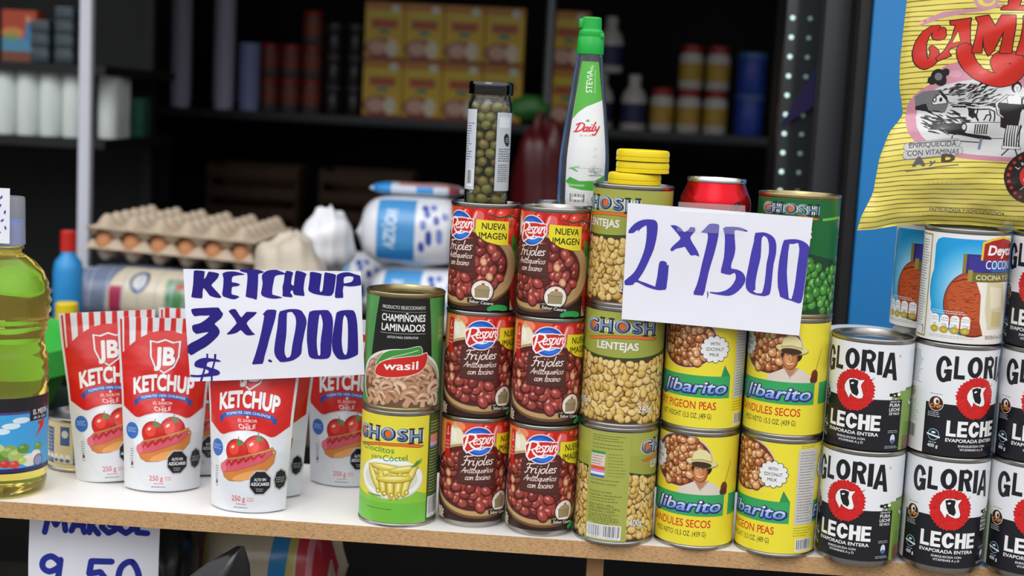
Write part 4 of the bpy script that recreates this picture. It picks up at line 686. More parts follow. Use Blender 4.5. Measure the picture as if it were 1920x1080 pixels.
for k, w in enumerate(('bottom', 'middle', 'top')): put('beans', *C2, k*HB, 95, ('bean can at the bottom of the hidden stack behind the right bean stack', 'bean can in the middle of the hidden stack behind the right bean stack', 'bean can under the sweetener bottle, behind the topmost right bean can')[k], gb)
gl = 'lentil cans in one stack'
put('lentils', *D_, 0, 92, 'olive lentil can turned to its barcode, bottom of the lentil stack', gl)
put('lentils', *D_, HT, -7, 'olive lentil can with its name facing front, middle of the stack', gl)
put('lentils', *D_, 2*HT, -45, 'olive lentil can under the yellow caps, half behind the price sign', gl)
gp = 'yellow pigeon pea cans in two stacks'
put('pigeon', *E_, 0, 2, 'yellow pigeon pea can with straw hat picture, on the shelf beside the barcoded lentil can', gp)
put('pigeon', *E_, HT, -177, 'yellow pigeon pea can with coconut badge under the soda can', gp)
put('pigeon', *F_, 0, -199, 'yellow pigeon pea can with coconut badge, on the shelf beside the milk cans', gp)
put('pigeon', *F_, HT, 1, 'yellow pigeon pea can with straw hat picture, under the green pea can', gp)
put('peas', *F_, 2*HT, -8, 'dark green can of peas behind the right edge of the price sign')
gm = 'black and white milk cans in stacks'
put('milk', *G_, 0, -21, 'milk can on the shelf beside the yellow cans, meadow showing at its right', gm)
put('milk', G_[0]+.0002, G_[1], HM, -21, 'open topped milk can on two-high stack beside the yellow cans', gm)
put('milk', *H_, 0, 9, 'milk can with whole red flower, at the shelf front below the coconut milk', gm)
put('milk', H_[0]-.001, H_[1], HM, 33, 'milk can turned to its printed side panel, directly under the large coconut milk can', gm)
put('coconut', H_[0]-.001, H_[1], 2*HM, 25, 'blue and white coconut milk can in front, under the yellow bag', 'coconut milk cans')
put('milk', *I_, 0, 9, 'milk can cut by the right edge, bottom of its stack', gm)
put('milk', *I_, HM, 5, 'milk can cut by the right edge, middle of its stack', gm)
put('milk', *I_, 2*HM, -17, 'milk can cut by the right edge, topmost of its stack under the bag', gm)
t = thing('white_canister', 'plain white canister with flat white lid behind the two-high milk can stack', 'canister', (.2640, .0900, 0), 0)
CANW = mat('white_plastic', '#dfe1e0', .4, noise=.02); link('canister_body', lathe('canister_body', [(0, 0), (.036, 0), (.0368, .002), (.0368, .188), (0, .188)], 64, 40), CANW, t); link('lid', lathe('lid', [(.0374, .1885), (.0377, .19), (.0377, .2010), (.0368, .2030), (.034, .2034), (0, .2034)], 64, 40), CANW, t)
put('milk', .3410, .0872, 0, 70, 'milk can at the bottom of the back row behind the coconut milk stack', gm)
put('milk', .3400, .0872, HM, 80, 'milk can under the rear coconut milk can', gm)
put('coconut', .3235, .0880, 2*HM, -8, 'blue and white coconut milk can at the back, half hidden by the front one', 'coconut milk cans')

# soda can
RED = mat('red_aluminium', '#c2121e', .25, .75, noise=.04)
t = thing('soda_can', 'red aluminium drink can standing behind the top edge of the price sign', 'can', (E_[0], E_[1], 2*HT), 0)
link('can_body', lathe('can_body', [(0, .006), (.018, .008), (.0235, 0), (.0255, .001), (.0295, .008), (.0328, .015), (.0331, .02), (.0331, .098), (.0325, .1025), (.0300, .1080), (.0272, .1150), (.0266, .1175)], 72, 40), RED, t)
cp = link('rim', lathe('rim', [(.0264, .1172), (.0272, .1180), (.0274, .1205), (.0268, .1215), (.0258, .1212), (.0252, .1195), (.0240, .1150), (.0, .1150)], 72, 40), mat('aluminium', '#cfd0d2', .25, 1, noise=.03), t)
link('pull_tab', box('pull_tab', -.006, .006, -.016, .006, .1152, .1166, .0006), mat('aluminium'), cp)
A = Art(); A.stroke([(5, 82), (14, 90), (20, 98), (22, 101.5), (18, 101), (13, 95), (10, 88), (16, 87), (24, 92)], [1.4, 1.8, 2, 1.6, 1.4, 1.6, 1.6, 1.4, .8], '#1a0a0a'); A.stroke([(-20, 60), (-8, 80), (6, 70), (20, 84)], 3, '#f1eeee'); A.stroke([(-24, 40), (0, 50), (24, 44)], 3, '#f1eeee')
def pc(U, V):
    r = np.interp(V, [0, 98, 102.5, 108, 115], [33.25, 33.25, 32.65, 30.15, 27.35]); a = U/33.1; return np.stack([r*np.sin(a), -r*np.cos(a), V], -1)
link('printed_lettering', A.mesh('printed_lettering', pc, cyl_lines(33.1), [0, 40, 60, 80, 90, 98, 100, 102.5, 105, 108, 112], PRINT, e0=.02), None, t)
# three yellow caps
YEL = mat('yellow_plastic', '#e8cf14', .35, noise=.03, sub=.1)
def cap(r, h):
    V = []; Fc = []
    me = lathe('screw_cap', [(0, h), (r-.0025, h), (r-.0006, h-.0008), (r, h-.0028), (r, h*.42), (r-.0005, h*.40), (r-.0005, h*.33), (r, h*.30), (r, .0002), (r-.0012, 0), (r-.0016, .001), (r-.0016, h-.002), (0, h-.002)], 60, 35); return me
zc = 2*HT+.1122+.0002
for k, (dx, dy, dz, rx, ry, lb) in enumerate(((.0010, 0, 0, 0, 0, 'yellow plastic screw cap lowest of three, set off to the left on the lentil can'), (.0078, .001, .0106, 0, 0, 'yellow plastic screw cap in the middle of the three on the lentil can'), (.0074, .0, .0212, 1.2, -.8, 'yellow plastic screw cap topmost of the three on the lentil can'))):
    o = link('screw_cap', cap(.0247, .0104), YEL, None, (D_[0]+dx-.0005, D_[1]+dy, zc+dz-(.0004 if k == 0 else 0))); tag(o, lb, 'cap', 'yellow caps stacked on the lentil can')

# ---------------------------------------------------------------- caper jar
jx, jy, jz = -.1098, .0450, 2*HB+.1018
GLASS = mat('clear_glass', '#f4f7f4', .03, trans=1, ior=1.45, noise=0)
t = thing('caper_jar', 'slim glass jar of green capers with a shiny metal lid', 'jar', (jx, jy, jz), 0)
link('glass', lathe('glass', [(0, .0002), (.0188, .0002), (.0205, .0018), (.0207, .004), (.0207, .096), (.0203, .0985), (.0190, .1010), (.0186, .1045), (.0186, .1060), (.0172, .1060), (.0172, .1010), (.0188, .0975), (.0194, .095), (.0194, .005), (.0185, .0032), (0, .0028)], 72, 50), GLASS, t)
link('lid', lathe('lid', [(0, .1172), (.0178, .1172), (.0188, .1180), (.0200, .1178), (.0209, .1164), (.0211, .1140), (.0211, .1075), (.0207, .1062), (.0200, .1060), (.0196, .1064), (.0196, .1150), (0, .1150)], 72, 30), mat('dark_chrome_lid', '#4a4a4c', .14, 1, noise=.05), t)
A = Art(); SIL = '#b9bfc6'
A.rect(9, 17, 38, 90, SIL); A.rect(-50, 17, -11, 92, '#c9ced6'); A.poly([(11.5, 76), (27, 76), (27, 86), (11.5, 86)], '#cfd5da'); A.text('ALCAPARRAS', 19, 80.5, 3, '#e6eaee', w=13); A.text('FINAS', 19, 77, 2.4, '#e6eaee', w=9)
A.ell(22, 64.5, 4.6, 6.6, '#17171a', 22.5, 8); A.lines(19.6, 25, 62, 67, 3, '#c9c9c9', .3, .1); A.lines(12, 31, 44, 57, 6, '#3e4248', .45); A.lines(12, 31, 25, 42, 9, '#3e4248', .4); A.lines(-40, -13, 44, 80, 15, '#4b4f57', .4); A.barcode(-22, 20, -13, 36, '')
for q in range(4): A.rect(24+q*1.8, 18, 25+q*1.8, 44, ('#c9a98f', '#c9c2a0', '#a9c0b0', '#b5aec6')[q])
link('label', A.mesh('label', cyl(20.75), cyl_lines(20.75, 96), None, PRINT, e0=.05), None, t)
cme = blob('caper', .0056, .0056, .0049, .06, 3, 4, 16)
capm = [mat('caper_green', '#948f40', .35, noise=.35, scale=160, spec=.6), mat('caper_brown', '#a08a42', .35, noise=.35, scale=160, spec=.6)]
rnd = random.Random(12); cm2 = []
for k in range(2): q = cme.copy(); q.materials.append(capm[k]); cm2.append(q)
z = jz+.0032+.0052; row = 0
while z < jz+.0975:
    n = 7
    for k in range(n):
        a = 2*PI*(k+.5*(row % 2))/n+rnd.uniform(-.12, .12); r = .0128+rnd.uniform(-.0006, .0004)
        o = link('caper', cm2[rnd.random() < .4], None, None, (jx+r*math.cos(a), jy+r*math.sin(a), z+rnd.uniform(-.001, .001)))
        o.rotation_euler = (rnd.uniform(-.5, .5), rnd.uniform(-.5, .5), rnd.uniform(0, 6)); s = rnd.uniform(.86, 1.02); o.scale = (s, s, s)
        tag(o, 'green caper packed in the slim glass jar', 'caper', 'capers in the jar')
    z += .0086; row += 1

# ---------------------------------------------------------------- sweetener bottle
sx, sy, sz = -.0195, .1015, 2*HB+.1018
CLEAR = mat('clear_plastic', '#c3c9d6', .06, trans=.92, ior=1.36, noise=.02)
t = thing('sweetener_bottle', 'tall clear bottle of liquid sweetener with bright green flip cap', 'bottle', (sx, sy, sz), 0); t.scale = (.965, .965, .905)
prof = [(0, .002), (.020, .0005), (.0240, .003), (.0252, .010), (.0256, .035), (.0255, .052), (.0246, .066), (.0225, .085), (.0180, .122), (.0140, .158), (.0132, .163), (.0130, .1655), (.0, .1655)]
link('bottle_body', lathe('bottle_body', prof, 64, 50), CLEAR, t)
GRN = mat('green_cap_plastic', '#19a83f', .4, noise=.04)
link('cap', lathe('cap', [(.0118, .1655), (.0134, .1660), (.0137, .1690), (.0132, .1835), (.0128, .1842), (.0128, .1850), (.0130, .1856), (.0124, .1900), (.0104, .1925), (.0098, .2040), (.0088, .2054), (0, .2054)], 48, 30), GRN, t)
cp = [o for o in t.children if o.name.startswith('cap')][0]; link('flip_lid', box('flip_lid', -.0128, -.0072, -.0052, .0052, .1935, .2035, .0012), GRN, cp)
for k in range(4): link('hinge_tab', box('hinge_tab', .0090+k*.0002, .0131, -.009+k*.005, -.0062+k*.005, .1835, .1885, .0006), GRN, cp)
A = Art(); Lw = lambda v: 13.5 if v > 120 else 15.5
A.poly([(-16, 5), (17, 5), (18, 60), (16, 110), (12, 150), (11, 158), (-11, 158), (-12, 150), (-15, 100), (-16, 60)], '#e6e9ea')
A.poly([(-15, 96), (-12, 150), (-11, 158), (11, 158), (12, 150), (15.4, 118), (6, 114), (-2, 110), (-9, 104)], '#53ae3e'); A.poly([(-16, 30), (-12, 24), (-2, 21.5), (8, 21), (17, 25), (17.6, 38), (8, 32), (-4, 31), (-12, 35)], '#4fae42'); A.rect(-16, 5, 17, 20, '#dfe2e2')
A.text('STEVIA', 3, 137, 6.4, '#eef4ea', w=24, bold=.0, rot=90); A.text('Dulce de forma natural', 6.5, 137, 1.4, '#dfeeda', w=24, rot=90); A.ell(2, 151.5, 2.6, 1.4, '#dff0d8', 60); A.ell(2, 151.5, 1.9, .8, '#53ae3e', 60)
A.script('Daily', 0, 84, 4.6, '#cf2530', 23, 1.5, .35, 6); A.text('Es su dulce', 1, 79, 2.2, '#cf4a50', w=14, shear=.3, rot=5); A.poly([(-2, 95), (0, 97), (2, 95.4), (0, 93.6)], '#53ae3e')
for q, y in enumerate((66, 58, 48)): A.ell(7, y, 1.4, 1.6, '#b9c3c8'); A.ell(6.8, y+.3, .9, 1, '#eef2f4')
rnd = random.Random(4)
for q in range(24): A.stroke([(rnd.uniform(2, 8), rnd.uniform(36, 47)), (rnd.uniform(8, 16), rnd.uniform(36, 46))], .5, rnd.choice(('#8fa0a4', '#b9c6c8', '#dfe6e8')))
A.ell(-9, 45, 5, 1.2, '#9fcf96', 20); A.ell(-9, 43, 4, 1, '#6fb868', -30); A.lines(-8, 8, 44, 45.4, 1, '#a9b3b4', .3); A.text('Balanceado', -7, 25.4, 2.6, '#e6f2e0', w=14)
A.barcode(-13, 6.5, 2.5, 18, ''); A.ell(-5, 12.4, 4.5, 1.6, '#f4f5f4'); A.ell(11, 12, 5, 5, '#4fae42'); A.text('270', 10.5, 11, 3.2, '#eef5ea', w=7, bold=.01)
def ps(U, V): r = np.interp(V, [p[1]*1000 for p in prof[1:-1]], [p[0]*1000 for p in prof[1:-1]])+.12; a = U/np.interp(V, [0, 60, 165], [20, 19.5, 17])+.08; return np.stack([r*np.sin(a), -r*np.cos(a), V], -1)
link('label', A.mesh('label', ps, [-18+k*.75 for k in range(50)], [4+k*4 for k in range(40)], PRINT, e0=.03), None, t)

# ---------------------------------------------------------------- paper signs
def sheet(name, P, us, vs, th, m):
    U, V = np.meshgrid(us, vs); U = U.ravel(); V = V.ravel(); n = len(us); k = len(us)*len(vs)
    p = P(U, V); d = .5; nn = np.cross(P(U+d, V)-P(U-d, V), P(U, V+d)-P(U, V-d)); nn /= np.linalg.norm(nn, axis=1)[:, None]
    VV = np.concatenate([p, p-nn*th])/1000; Fc = []; h = len(vs)
    for j in range(h-1):
        for i in range(n-1):
            a = j*n+i; Fc.append((a, a+1, a+n+1, a+n)); Fc.append((k+a, k+a+n, k+a+n+1, k+a+1))
    ed = [i for i in range(n)]+[j*n+n-1 for j in range(1, h)]+[(h-1)*n+i for i in range(n-2, -1, -1)]+[j*n for j in range(h-2, 0, -1)]
    for i in range(len(ed)): a, b = ed[i], ed[(i+1) % len(ed)]; Fc.append((b, a, k+a, k+b))
    return link(name, mesh(name, VV, Fc, 40), m)
PAPW = mat('white_paper', '#e6e7ee', .85, spec=.2, noise=.025, scale=30, bump=.1)
def price_sign(name, label, origin, quad, glyphs, ink, bow, holec='#e6e7ee'):
    """quad: four corners tl, tr, br, bl in mm (x, z) from origin"""
    t = thing(name, label, 'sign', origin, 0); (a, b, c, d) = [np.array(q, float) for q in quad]
    x0 = min(a[0], d[0]); x1 = max(b[0], c[0])
    def P(U, V):        # glyph coordinates are mm on the sheet already
        fx = (U-x0)/(x1-x0); w = bow(fx, V); return np.stack([U, w, V], -1)
    def Pq(U, V):       # 0..100 over the quad
        s, v = U/100, V/100; q = (d[None]*(1-s)[:, None]+c[None]*s[:, None])*(1-v)[:, None]+(a[None]*(1-s)[:, None]+b[None]*s[:, None])*v[:, None]; p = P(q[:, 0], q[:, 1]); return p
    g = [100*k/36 for k in range(37)]; s = sheet('paper', Pq, g, g, .25, PAPW); s.parent = t
    A = Art(); rnd = random.Random(6)
    def smooth(p):
        out = []; n = len(p)
        for i in range(n):
            p0, p1, p2, p3 = [np.array(p[(i+k) % n], float) for k in (-1, 0, 1, 2)]
            e1, e2 = p1-p0, p2-p1; sharp = abs(np.cross(e1, e2))/(np.linalg.norm(e1)*np.linalg.norm(e2)+1e-9) > .75
            out.append(tuple(p1))
            if not sharp: out.append(tuple(.5*((2*p1)+(-p0+p2)*.5+(2*p0-5*p1+4*p2-p3)*.25+(-p0+3*p1-3*p2+p3)*.125)))
        return out
    for h, pts in glyphs: A.poly(smooth(pts), holec if h else rnd.choice(ink))
    if origin[0] < 0: t.scale = (1.0107, 1, 1.0107)
    link('lettering', A.mesh('lettering', P, [x0-5+k*2.5 for k in range(int((x1-x0)/2.5)+6)], [-60+k*2.5 for k in range(100)], PAPER, eps=.005, e0=.16), None, t)
    return t
S1 = [(-.5, 111.1), (164.9, 106.6), (160.8, -.5), (.2, 5.3)]
price_sign('price_sign', 'white paper price sign reading 2 x 1500 in blue marker, taped over the cans', (.024, -.0155, .21), S1, SIGN_A, ('#4a41a8', '#4b3fa6', '#453ea4'), lambda f, v: -1.2+1.6*np.cos((f-.5)*5)+.6*np.sin(v*.05)+.8*(f*f))
TAPE = mat('clear_tape', '#ffffff', .1, spec=.8, alpha=.07, noise=0)
tp = [o for o in bpy.data.objects if o.name == 'price_sign'][0]
tk = sheet('tape', lambda U, V: np.stack([45+U, -2.6+np.where(V > 106, (V-106)*.9, 0)+.3*np.sin(U*.3), V], -1), [0, 10, 20, 30, 40, 50, 60], [88, 94, 100, 106, 110, 114], .1, TAPE); tk.parent = tp
S2 = [(10.6, 114.7), (179.4, 122.2), (186.6, 24.4), (19.9, 7.3)]
price_sign('ketchup_price_sign', 'white paper sign reading KETCHUP 3 x 1.000 in dark blue marker', (-.4043, .0200, .1170), S2, SIGN_B, ('#2b2380', '#302785', '#2a2178'), lambda f, v: .6-2.2*np.sin(f*3.3)+1.0*np.sin(v*.06+1))

# ---------------------------------------------------------------- ketchup pouches
PW, PH = 96.0, 178.0
def pouch_map(side):
    def P(U, V):
        t = np.clip(2*U/PW, -1, 1); w = np.interp(V, [0, 40, 100, 150, 178], [74, 77, 84, 93, 96])/PW
        D = np.interp(V, [-2, 0, 12, 30, 60, 95, 130, 155, 166, 180], [19, 20, 22, 22, 19, 14, 8, 2.6, .5, .4])
        y = D*(1-np.abs(t)**2.2)**.85+.35
        y = y+np.clip(V/60, 0, 1)*np.clip((165-V)/60, 0, 1)*(1-t*t)*(1.0*np.sin(V*.11+U*.09+1)+.7*np.sin(U*.2-V*.05))
        return np.stack([U*w, -side*y, V+1.5*(1-np.clip(V/20, 0, 1))*(np.abs(t)**3)], -1)
    return P
def art_pouch():
    A = Art(); A.rect(-48, 0, 48, 178, '#dcdfe3')
    for q in range(70): A.stroke([(-60+q*2.6, 60), (-60+q*2.6+45, 0)], .5, '#c9ced4', False)
    A.ell(-1, 56, 34, 24.4, '#e4e6ea', 0, 32)
    n = 40; xs = [-45.5+91*k/n for k in range(n+1)]
    lowc = lambda x: (83-.25*(abs(x)-27)**2*.12+.0 if abs(x) < 27 else 77+(abs(x)-27)*.62) if False else np.interp(abs(x), [0, 10, 20, 27, 31, 36, 45.5], [81.6, 80.8, 78.4, 75.6, 75.8, 79, 86])
    topc = lambda x: 165-.0125*x*x
    A.poly([(x, topc(x)) for x in xs]+[(x, lowc(x)) for x in xs[::-1]], '#cf1f1b')
    A.rect(-45.5, 100, -43.6, 176, '#cf1f1b'); A.layer()
    for k in range(8):
        x = -42+k*11.6; A.add([(x, topc(x)-.3), (x+5.6, topc(x+5.6)-.3), (x+5.4, 178), (x+.6, 178)], '#cf2a22')
    A.rect(-48, 164, -46.5, 178, '#d5d8dc')
    # shield
    sh_ = [(-15, 154), (-8, 152.6), (0, 155.4), (8, 152.6), (15, 154), (14.4, 138), (10, 128), (0, 121.5), (-10, 128), (-14.4, 138)]
    A.poly([(p[0]*1.1, 138+(p[1]-138)*1.08) for p in sh_], '#5a1c22'); A.poly([(p[0]*1.06, 138+(p[1]-138)*1.05) for p in sh_], '#e9e4e4'); A.poly([(p[0]*.94, 138+(p[1]-138)*.95) for p in sh_], '#cf2420')
    A.text('JB', .5, 128.5, 19, '#7a1a1a', w=23, bold=.06); A.text('JB', 0, 129, 19, '#e9e4e2', w=22, bold=.045)
    A.text('KETCHUP', .4, 102.6, 17.4, '#8e1414', w=67, bold=.05, warp=arcwarp(.0045)); A.text('KETCHUP', 0, 103.2, 17.4, '#efeceb', w=67, bold=.045, warp=arcwarp(.0045))
    ys = lambda x: 98.5-.0052*x*x; A.poly([(x, ys(x)+2.6) for x in (-29, -20, -10, 0, 10, 20, 29)]+[(x, ys(x)-2.6) for x in (29, 20, 10, 0, -10, -20, -29)], '#2f56a8')
    for s in (-1, 1): A.poly([(s*28, 95), (s*34, 93.4), (s*31.6, 91), (s*33, 87.6), (s*28, 89.2)], '#274a94')
    A.text('TOMATES 100% CHILENOS', 0, 97.4, 2.6, '#e6eaf4', w=50, bold=.01, warp=arcwarp(.0052)); A.poly([(0+2.2*(1 if k % 2 == 0 else .42)*math.sin(k*PI/5), 94.4+2.2*(1 if k % 2 == 0 else .42)*math.cos(k*PI/5)) for k in range(10)], '#efe4e2')
    A.text('EL SABOR', 0, 89.4, 2.9, '#efc9c4', w=22, bold=.014); A.text('de', 0, 86.8, 2, '#efc9c4', w=4); A.text('CHILE', 0, 82.0, 4.2, '#f0dcd8', w=19, bold=.02, warp=lambda X, Y: (X, Y+.02*X*X))
    # tomatoes and the hot dog
    tomato(A, 12, 63, 14.5, '#cb2019', False); tomato(A, -10, 60, 13, '#cb2019', False)
    for x, y in ((13, 73), (-8.5, 68.5)):
        for a in (10, 60, 110, 165, 215, 290, 335): A.poly([(x, y-1.4), (x+1.6*math.cos(R(a+50)), y+1.2*math.sin(R(a+50))), (x+9*math.cos(R(a)), y+4.2*math.sin(R(a))+.8)], '#2f8f48')
        A.stroke([(x, y), (x+.6, y+6)], 1.1, '#2f8f48')
    Ln = lambda p, sc=1: [(x, y) for x, y in p]
    A.poly([(-26, 46), (-22, 52), (0, 57), (22, 62.5), (30, 65.6), (33, 62), (26, 58), (0, 50)], '#c98d45', '#6b3a17', .3); A.poly([(-27, 47), (-24, 50), (0, 55), (24, 60.6), (30, 62.4), (31, 58), (20, 50), (-4, 42), (-26, 38), (-29, 42)], '#cf5663', '#7a1c22', .35)
    for k in range(5): x = -18+k*9; A.stroke([(x-5, 44.6+k*2.5), (x-1, 50+k*2.2), (x+2, 46+k*2.5), (x+5, 51+k*2.1)], [1.6, 2.4, 2.4, 1.4], '#b3202a')
    A.ell(-26.5, 43, 4, 5.2, '#d9707c', 10); A.poly([(-27, 38), (-12, 40.5), (6, 45.5), (22, 51), (31, 58.4), (34, 61.6), (33, 50), (26, 42), (14, 35), (-4, 31.4), (-18, 31), (-25, 34)], '#c97b38', '#6b3a17', .3); A.ell(6, 37.4, 20, 4, '#dd9a55', 14)
    # warnings and small print
    A.ell(20, 30.5, 13.6, 13.6, '#b9bcc0', 22.5, 8); A.ell(20, 30.5, 12.2, 12.2, '#15151a', 22.5, 8); A.text('ALTO EN', 20, 32.4, 2.8, '#eeeeee', w=13, bold=.018); A.text('AZÚCARES', 20, 27.6, 3.2, '#f4f4f4', w=20, bold=.022); A.text('Ministerio', 20, 23.8, 1.3, '#c9c9c9', w=8); A.text('de Salud', 20, 21.8, 1.3, '#c9c9c9', w=7)
    A.ell(41, 33, 7, 11.6, '#a9adb2', 0, 8); A.ell(41, 33, 5.6, 10, '#15151a', 0, 8); A.lines(37, 45, 30, 36, 3, '#9a9a9a', .4, .1)
    A.ell(-35.5, 61.5, 7.6, 8.6, '#3a6bb8', 0, 24); A.lines(-41, -30, 59.5, 65, 3, '#a9c2e6', .35, .2); A.ell(-36, 27.5, 1.4, 2, '#22262c'); A.lines(-38, -34, 22, 44, 9, '#6a6f77', .4, .2)
    A.text('250 g', -5, 11.5, 5.2, '#d2525a', w=17, bold=.012); A.lines(6, 15, 11.4, 16, 2, '#dd8a8e', .5, .1); A.lines(-8, 6, 7.6, 9, 1, '#d2525a', .4, .1); A.lines(-11, 9, 4.2, 5.4, 1, '#4a4e55', .4, .1)
    return A
us_p = [-48+96*k/36 for k in range(37)]; vs_p = [178*k/60 for k in range(61)]
def pouch_shell():
    n, h = 33, 50; V = []; Fc = []
    U = np.array([-48+96*i/(n-1) for i in range(n)]); 
    F0 = [pouch_map(s)(np.tile(U, h), np.repeat(np.linspace(0, 178, h), n)) for s in (1, -1)]
    VV = np.concatenate([F0[0]+np.array([0, .25, 0]), F0[1]])/1000; k = n*h
    for j in range(h-1):
        for i in range(n-1): a = j*n+i; Fc.append((a, a+1, a+n+1, a+n)); Fc.append((k+a, k+a+n, k+a+n+1, k+a+1))
    for j in range(h-1):
        for i in (0, n-1): a = j*n+i; Fc.append((a, a+n, k+a+n, k+a) if i == 0 else (a, k+a, k+a+n, a+n))
    for i in range(n-1): Fc.append((i, k+i, k+i+1, i+1)); a = (h-1)*n+i; Fc.append((a, a+1, k+a+1, k+a))
    return mesh('pouch_body', VV, Fc, 60)
def place_pouch(x, y, rz, lean, label):
    global PCH
    if PCH is None:
        t = thing('ketchup_pouch', label, 'pouch', (x, y, .0004), rz, 'ketchup pouches standing on the shelf')
        link('pouch_body', pouch_shell(), mat('silver_film', '#cfd2d6', .35, .15, noise=.03), t); link('printed_front', art_pouch().mesh('printed_front', pouch_map(1), us_p, vs_p, FOIL, eps=.005, e0=.05), None, t); PCH = t
    else: t = dup(PCH, (x, y, .0004), rz, label)
    t.rotation_euler = (R(lean), 0, R(rz)); t.scale = (1, 1, .972); return t
PCH = None
place_pouch(-.3276, .0345, -2, -2, 'ketchup pouch nearest the camera, its top hidden under the paper sign')
place_pouch(-.4290, .0830, 12, -4, 'ketchup pouch second from the left, shield and whole front in view')
place_pouch(-.4870, .1060, 20, -5, 'leftmost ketchup pouch beside the small tuna can, partly behind another').rotation_euler.y = R(-3)
place_pouch(-.2530, .1500, 4, -2, 'ketchup pouch at the right beside the baby corn can, under the sign')
place_pouch(-.3240, .0890, 0, -3, 'ketchup pouch hidden directly behind the nearest one, only its right edge showing')
place_pouch(-.4120, .1520, 6, -6, 'ketchup pouch in the back row, only its striped top showing over the others')
# ---------------------------------------------------------------- the big yellow milk powder bag
BW, BH = 262.0, 300.0
def xl(v): return np.interp(v, [-4, 0, 13, 34, 46, 66, 89, 98, 104, 120, 131, 153, 181, 209, 260, 300], [-1, 0, 3, 12, 13, 15, 22, 29, 33, 30, 27.5, 26.5, 27, 28, 24, 20])
def bag_map(side):
    def P(U, V):
        a = xl(V); b = BW-.8*xl(V)+8; x = a+(U/BW)*(b-a); s = np.clip(2*U/BW-1, -1, 1)
        dep = 40*(1-np.abs(s)**2.6)**.75*np.clip(np.interp(V, [0, 10, 40, 90, 150, 230, 290, 300], [0, .30, .72, .95, 1, .95, .35, 0]), 0, 1)
        zb = np.interp(x, [0, 15, 34, 63, 100, 160, 220, 262], [0, 1.5, 6, 9.5, 10.5, 9, 7, 2]); fold = np.clip(V/14, 0, 1)*np.clip((300-V)/20, 0, 1)*(1-s*s)
        dep = dep+fold*(1.6*np.sin(x*.045+V*.075+1)+1.1*np.sin(V*.16-x*.08)+.8*np.sin(x*.11+V*.03))+np.clip(1-(V-6)**2/200, 0, 1)*1.2*np.sin(x*.16)
        return np.stack([x, -side*(dep+.2), zb+V*(1-zb/300)], -1)
    return P
bt = thing('milk_powder_bag', 'plump yellow striped plastic bag with red lettering, lying across the coconut milk can', 'bag', (.2368, .0280, .3045), 0)
def bag_shell():
    n, h = 44, 50; F0 = []
    for s in (1, -1): U = np.tile(np.linspace(0, BW, n), h); V = np.repeat(np.linspace(0, BH, h), n); F0.append(bag_map(s)(U, V))
    VV = np.concatenate([F0[0]+np.array([0, .3, 0]), F0[1]])/1000; k = n*h; Fc = []
    for j in range(h-1):
        for i in range(n-1): a = j*n+i; Fc.append((a, a+1, a+n+1, a+n)); Fc.append((k+a, k+a+n, k+a+n+1, k+a+1))
        for i in (0, n-1): a = j*n+i; Fc.append((a, a+n, k+a+n, k+a) if i == 0 else (a, k+a, k+a+n, a+n))
    for i in range(n-1): Fc.append((i, k+i, k+i+1, i+1)); a = (h-1)*n+i; Fc.append((a, a+1, k+a+1, k+a))
    return mesh('bag_body', VV, Fc, 60)
link('bag_body', bag_shell(), mat('yellow_film', '#e6d860', .3, coat=.3), bt)
A = Art(); A.rect(0, 0, BW, BH, '#eee06c'); 
for k in range(64):
    y = 3+k*4.7; A.stroke([(x, y+1.2*math.sin(x*.03+k*.4)+.02*(x-80)) for x in range(0, 263, 12)], [.95+.25*math.sin(x*.2+k*2) for x in range(0, 263, 12)], '#8f7433', False)
def bx_(X, Z): a = float(xl(Z)); b = BW-.8*a+8; return ((X-a)/(b-a)*BW, Z)
# sketch units of the bag's drawing to mm on the bag
PXB = lambda px, py: ((px-1617)/2.010-19.5*(437-py)/437, (437-py)*.478)
c7 = lambda x, y: PXB(1690+x/4.32, y/4.32); c8 = lambda x, y: PXB(1690+x/4.695, 220+y/4.695)
A.xf = bx_; BK = '#201a18'
# pink frame and engraved farm scene
oc = PXB(1853, 222); 
def sup(cx, cy, rx, ry, n=44, p=2.6): return [(cx+rx*math.copysign(abs(math.cos(t))**(2/p), math.cos(t)), cy+ry*math.copysign(abs(math.sin(t))**(2/p), math.sin(t))) for t in (2*PI*k/n for k in range(n))]
A.poly(sup(oc[0]+3, oc[1]-1, 77, 39.5), '#cf8f9f'); A.poly(sup(oc[0]+4, oc[1]-1, 70, 35), '#d9dad8')
A.ell(*c7(390, 610), 14, 9, '#cf8f9f', 20); A.ell(*c7(400, 620), 5, 3.4, '#d9a3b0'); A.ell(*c7(960, 620), 12, 11, '#cf8f9f')
rnd = random.Random(21)
inside = lambda X, Z: (abs((X-oc[0]-4)/67)**2.6+abs((Z-oc[1]+1)/33)**2.6) < 1
def hatch(n, x0, x1, y0, y1, a, l, w, cols=(BK,)):
    for q in range(n):
        x, y = rnd.uniform(x0, x1), rnd.uniform(y0, y1); p = c7(x, y); d = R(a+rnd.uniform(-14, 14)); L = l*rnd.uniform(.5, 1.3); e_ = (p[0]+L*math.cos(d), p[1]+L*math.sin(d)); m_ = ((p[0]+e_[0])/2, (p[1]+e_[1])/2+.3)
        if inside(*p) and inside(*e_): A.stroke([p, m_, e_], [w*.5, w, w*.3], rnd.choice(cols), False)
A.poly([c7(*p) for p in ((125, 800), (180, 760), (300, 745), (360, 850), (330, 940), (210, 930), (130, 890))], '#77777a'); A.poly([c7(*p) for p in ((130, 880), (200, 860), (220, 930), (130, 910))], BK)
